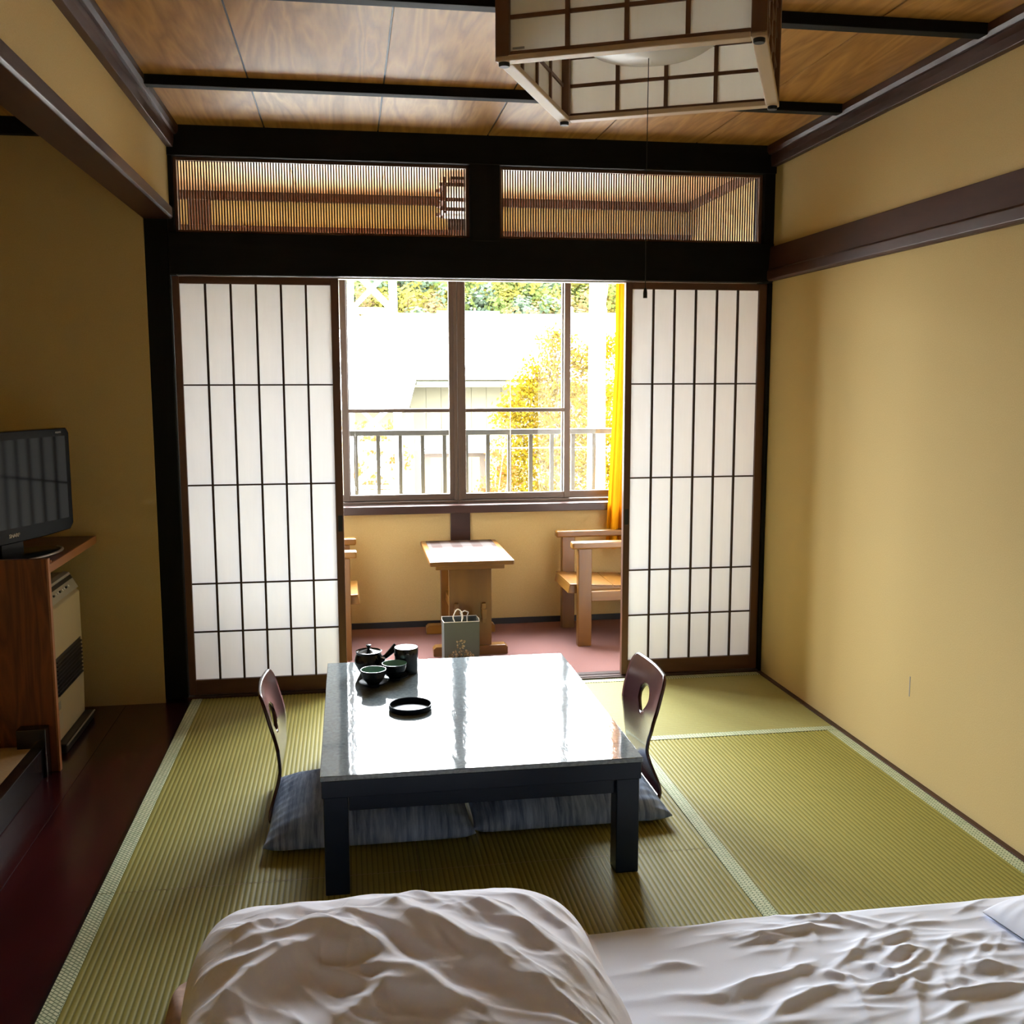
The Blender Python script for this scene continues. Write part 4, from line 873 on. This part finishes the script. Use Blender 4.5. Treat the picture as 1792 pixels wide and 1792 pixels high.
# ------------------------------------------------------------------ outdoors
g = MB().box(-60, 80, 1.9, 160, -3.4, -3.2).build('ground', GROUNDM); g['kind'] = 'structure'
b = MB(); NX, NY = 30, 16
X, Y = np.meshgrid(np.linspace(-45, 70, NX), np.linspace(60, 150, NY), indexing='ij')
Z = -3.3 + np.clip((Y - 62), 0, None) * 0.46 + 1.2 * np.sin(X * 0.11 + Y * 0.05) + 0.8 * np.sin(X * 0.23)
hill = gridmesh(X, Y, np.maximum(Z, -3.3)).build('hillside', HILLSOIL, smooth=True); hill['kind'] = 'structure'
def hz(x, y): return -3.3 + max(0, y - 62) * 0.46 + 1.2 * math.sin(x * 0.11 + y * 0.05) + 0.8 * math.sin(x * 0.23)
def crown_mesh(seed, m, name):
    r_ = np.random.default_rng(seed); b = MB(); cl = [(0, 0, 0, 1.0)] + [(*(r_.normal(0, 0.55, 3) * (1, 1, 0.7)), r_.uniform(0.4, 0.75)) for _ in range(9)]
    for x, y, z, rad in cl:
        for _ in range(115):
            v = r_.normal(0, 1, 3); v /= np.linalg.norm(v); p = np.array((x, y, z * 1.1)) + v * rad * r_.uniform(0.7, 1.05); s_ = r_.uniform(0.07, 0.16)
            t1 = np.cross(v + r_.normal(0, .5, 3), (0.3, 0.2, 1)); t1 /= np.linalg.norm(t1) + 1e-9; t2 = np.cross(v, t1)
            b.add([p + t1 * s_, p + t2 * s_ * .7, p - t1 * s_, p - t2 * s_ * .7], [(0, 1, 2, 3)])
    return b.mesh(name, m)
trunk = MB().tube([(0, 0, -2.6), (0.05, 0, -1), (0, 0, 0.3)], [0.16, 0.12, 0.06], 7).mesh('trunk', BARK)
kinds = [('green', 'green leafy tree on the wooded hillside far behind the roof'), ('yellow', 'yellow autumn tree on the wooded hillside far behind the roof'), ('blue green', 'blue-green conifer tree on the wooded hillside far behind the roof'), ('orange', 'pale orange autumn tree on the wooded hillside far behind the roof')]
crowns = [crown_mesh(20 + k, H[k], 'foliage') for k in range(4)]
rt = np.random.default_rng(5); pts = []
for y in np.arange(74, 92, 2.8):
    for x in np.arange(-7, 29, 3.0): pts.append((x + rt.uniform(-1.1, 1.1), y + rt.uniform(-1, 1)))
for x, y in pts:
    k = int(rt.choice(4, p=[0.40, 0.30, 0.18, 0.12])); s_ = rt.uniform(1.35, 2.1); kk = kinds[k]
    o = thing('hillside_tree', kk[1], 'tree', (x, y, hz(x, y) + 2.0), rt.uniform(0, 6.28), kk[0] + ' trees on the hillside'); o.scale = (s_, s_, s_ * rt.uniform(0.95, 1.3))
    f = link('foliage', crowns[k], o); f['kind'] = 'stuff'; link('trunk', trunk, o)
# house
hs = thing('house', 'long cream house with pale metal roof across from the window', 'house', (2.0, 22, -3.2))
def P_(x, y, z): return (x - 2.0, y - 22, z + 3.2)
def slab(name, m, pts, th=0.08):
    q = [P_(*p) for p in pts]; b = MB(); b.add([(x, y, z) for x, y, z in q] + [(x, y, z - th) for x, y, z in q], [(0, 1, 2, 3), (7, 6, 5, 4), (0, 4, 5, 1), (1, 5, 6, 2), (2, 6, 7, 3), (3, 7, 4, 0)]); return b.build(name, m, hs)
ncr = 12
for k in range(ncr):   # roof courses, each lapping the one below
    a0, a1 = k / ncr, (k + 1) / ncr
    y0, y1 = 22 + 5 * a0, 22 + 5 * a1 + 0.05; z0, z1 = 1.37 + 1.97 * a0 + 0.012, 1.37 + 1.97 * a1
    slab('roof_course', ROOFWHITE, [(-4.0 + 2.8 * a0, y0, z0 + 0.02), (6.8 - 0.3 * a0, y0, z0 + 0.02), (6.8 - 0.3 * a1, y1, z1), (-4.0 + 2.8 * a1, y1, z1)], 0.05)
for k in range(4):
    a0, a1 = k / 4, (k + 1) / 4
    slab('roof_course', ROOFWHITE, [(-4.6 + .6 * a0, 20 + 2 * a0, 0.68 + 0.69 * a0 + .02), (-0.46 + .32 * a0, 20 + 2 * a0, 0.68 + 0.69 * a0 + .02), (-0.46 + .32 * a1, 20 + 2 * a1 + .05, 0.68 + 0.69 * a1), (-4.6 + .6 * a1, 20 + 2 * a1 + .05, 0.68 + 0.69 * a1)], 0.05)
for y, z in ((24.75, 2.50), (22.55, 1.645)):
    MB().tube([P_(-3.0, y, z), P_(6.6, y, z)], 0.02, 6).build('snow_guard', GALV, hs)
box('ridge_cap', TEALGUTTER, hs, *(0.85 - 2, 2.75 - 2), 4.93, 5.12, 3.35 + 3.2, 3.42 + 3.2)
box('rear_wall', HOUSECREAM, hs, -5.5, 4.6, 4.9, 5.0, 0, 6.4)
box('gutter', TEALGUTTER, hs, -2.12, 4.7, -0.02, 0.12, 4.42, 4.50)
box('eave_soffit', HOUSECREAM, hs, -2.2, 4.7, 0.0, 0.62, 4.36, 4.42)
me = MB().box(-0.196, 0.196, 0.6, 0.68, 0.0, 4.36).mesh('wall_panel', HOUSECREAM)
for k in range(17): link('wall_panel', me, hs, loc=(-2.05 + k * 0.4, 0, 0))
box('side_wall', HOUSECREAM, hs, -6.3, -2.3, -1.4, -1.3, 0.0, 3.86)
box('lean_to_wall', ROOFWHITE, hs, -2.40, -2.30, -1.3, 0.6, 0.0, 3.8)
# porch
pr = thing('garden_porch', 'brown timber porch frame with small dark roof before the house', 'porch', (0.44, 18, -3.2))
for x in (-0.62, 0.60): box('post', GATEBROWN, pr, x - 0.06, x + 0.06, -0.06, 0.06, 0, 2.9)
box('crossbeam', GATEBROWN, pr, -0.75, 0.72, -0.05, 0.05, 2.86, 2.98)
MB().prism([(-0.5, 3.02), (0.0, 3.32), (0.5, 3.02), (0.5, 2.98), (0.0, 3.24), (-0.5, 2.98)], 'x', -0.85, 0.82).build('roof', mat('slate_roof', (0.055, 0.065, 0.07), 0.6), pr)
# steel tower
tw = thing('lattice_tower', 'white painted steel lattice tower at the left of the window view', 'tower', (-1.42, 14, -3.2))
def half(z): return 0.50 - 0.022 * z
lv = [0, 0.9, 1.75, 2.6, 3.4, 4.2, 5.0, 5.75, 6.5, 7.2, 7.9]
cs = [(-1, -1), (1, -1), (1, 1), (-1, 1)]
for sx, sy in cs: MB().bar((sx * half(0), sy * half(0), 0), (sx * half(7.9), sy * half(7.9), 7.9), 0.10).build('leg', STEELWHITE, tw)
for i in range(len(lv) - 1):
    for k in range(4):
        a_, c_ = cs[k], cs[(k + 1) % 4]; h0, h1 = half(lv[i]), half(lv[i + 1])
        MB().bar((a_[0] * h0, a_[1] * h0, lv[i]), (c_[0] * h1, c_[1] * h1, lv[i + 1]), 0.05).build('cross_brace', STEELWHITE, tw)
        if k % 2 == 0: MB().bar((c_[0] * h0, c_[1] * h0, lv[i]), (a_[0] * h1, a_[1] * h1, lv[i + 1]), 0.05).build('cross_brace', STEELWHITE, tw)
        MB().bar((a_[0] * h1, a_[1] * h1, lv[i + 1]), (c_[0] * h1, c_[1] * h1, lv[i + 1]), 0.06).build('horizontal_strut', STEELWHITE, tw)
# pole
po = thing('utility_pole', 'thick pale concrete utility pole standing in the yellow tree', 'pole', (2.885, 15, -3.2))
MB().tube([(0, 0, 0), (0, 0, 8.6)], [0.19, 0.145], 20).build('shaft', mat('pale_concrete_pole', (0.62, 0.64, 0.65), 0.7), po, smooth='auto')
box('crossarm', STEELWHITE, po, -0.75, 0.75, -0.22, -0.14, 5.70, 5.80)
for x in (-0.55, 0.1, 0.5): MB().lathe([(0, 0), (0.03, 0), (0.045, 0.03), (0.03, 0.05), (0.045, 0.08), (0.02, 0.11), (0, 0.11)], (x, -0.18, 5.80), 12).build('insulator', STEELWHITE, po, smooth='auto')
MB().tube(catmull([(0.1, -0.2, 6.6), (0.14, -0.2, 6.3), (0.1, -0.2, 6.0), (0.02, -0.2, 5.9)], 0.05), 0.012, 6).build('jumper_wire', BLACKRUB, po)
for k, (z0, z1, lab) in enumerate(((0.15, 0.22, 'upper thin grey cable crossing the window view behind railing bars'), (-0.70, -0.74, 'lower thin grey cable crossing the window view near window bottom'))):
    q = [(-9 + 24 * u - 0, 14.8, z0 + (z1 - z0) * u - 0.5 * (u * (1 - u))) for u in np.linspace(0, 1, 18)]
    o = MB().tube(q, 0.013, 6).build('overhead_cable', GALV); tag(o, lab, 'cable', 'cables outside')
# yellow tree
ty = thing('yellow_tree', 'bright yellow autumn tree around the utility pole outside', 'tree', (2.5, 16.8, -3.2))
def branchset(parent, base, tips, m=BARK, r0=0.09):
    MB().tube([base, (base[0] + 0.05, base[1], base[2] + 1.6), (base[0] - 0.03, base[1], base[2] + 3.2), (base[0], base[1], base[2] + 4.7)], [r0, r0 * .8, r0 * .5, r0 * .2], 9).build('trunk', m, parent, smooth=True)
    for x, y, z in tips:
        z0 = max(0.8, z - 1.2); MB().tube(catmull([(base[0], base[1], z0), (x * 0.5, y * .5, z0 + (z - z0) * .45), (x, y, z)], 0.2), 0.022, 6).build('branch', m, parent, smooth=True)
branchset(ty, (0, 0, 0), [(-0.9, 0.1, 3.6), (-1.2, -0.2, 2.4), (0.8, 0.2, 4.6), (1.2, 0.1, 3.4), (-0.2, 0, 5.6), (-0.5, 0.3, 4.8), (0.9, -0.2, 2.2), (-0.8, -.2, 1.6)])
cl = [(-0.05, 5.35, .42), (0.25, 5.0, .5), (-0.3, 4.75, .5), (0.7, 4.9, .5), (1.05, 5.2, .42), (-0.65, 4.35, .55), (0.1, 4.3, .65), (0.9, 4.2, .65), (-0.95, 3.8, .5), (-0.4, 3.7, .65), (0.4, 3.5, .7), (1.1, 3.4, .65), (-0.75, 3.1, .6), (-0.1, 2.9, .7), (0.7, 2.7, .7), (1.3, 2.6, .55), (-1.0, 2.5, .55), (-0.3, 2.1, .65), (0.5, 1.9, .7), (1.2, 1.8, .6), (-0.9, 1.8, .5)]
b = MB(); r_ = np.random.default_rng(8); vs = []; fs = []
for cx_, cz_, rad in cl:
    n = int(1500 * rad)
    for _ in range(n):
        v = r_.normal(0, 1, 3); v /= np.linalg.norm(v); p = np.array((cx_, 0, cz_)) + v * (1, 0.9, 0.8) * rad * r_.uniform(0.25, 1.12); s_ = r_.uniform(0.028, 0.058)
        t1 = r_.normal(0, 1, 3); t1 /= np.linalg.norm(t1); t2 = np.cross(t1, r_.normal(0, 1, 3)); t2 /= np.linalg.norm(t2); k = len(vs)
        vs += [p - t1 * s_, p + t2 * s_ * .55, p + t1 * s_, p - t2 * s_ * .55]; fs.append((k, k + 1, k + 2, k + 3))
b.add(vs, fs); o = b.build('foliage', LEAFYELLOW, ty); o['kind'] = 'stuff'
def shrub(name, label, loc, cls, m, seed):
    t = thing(name, label, 'shrub', loc); r_ = np.random.default_rng(seed); b = MB(); vs = []; fs = []
    for cx_, cz_, rad in cls:
        MB().tube(catmull([(0, 0, 0), (cx_ * .4, 0, cz_ * .6), (cx_, 0, cz_)], 0.2), 0.015, 6).build('stem', BARK, t)
        for _ in range(int(260 * rad) + 30):
            v = r_.normal(0, 1, 3); v /= np.linalg.norm(v); p = np.array((cx_, 0, cz_)) + v * rad * r_.uniform(0.2, 1.1); s_ = r_.uniform(0.03, 0.06)
            t1 = r_.normal(0, 1, 3); t1 /= np.linalg.norm(t1); t2 = np.cross(t1, r_.normal(0, 1, 3)); t2 /= np.linalg.norm(t2); k = len(vs)
            vs += [p - t1 * s_, p + t2 * s_ * .55, p + t1 * s_, p - t2 * s_ * .55]; fs.append((k, k + 1, k + 2, k + 3))
    b.add(vs, fs); o = b.build('foliage', m, t); o['kind'] = 'stuff'
shrub('maple_shrub', 'thin orange-red maple left of the yellow tree', (1.0, 16.2, -3.2), [(0.1, 3.0, .3), (0.35, 2.6, .35), (-0.1, 2.3, .3), (0.3, 3.5, .25), (0.2, 1.9, .35)], LEAFRED, 31)
shrub('garden_shrub', 'orange and yellow shrub seen through the lattice tower', (-1.35, 17.0, -3.2), [(-0.35, 3.4, .4), (0.0, 3.2, .35), (0.3, 3.5, .25), (-0.3, 2.5, .4), (0.2, 2.3, .4), (0.5, 2.9, .3)], LEAFRED, 32)
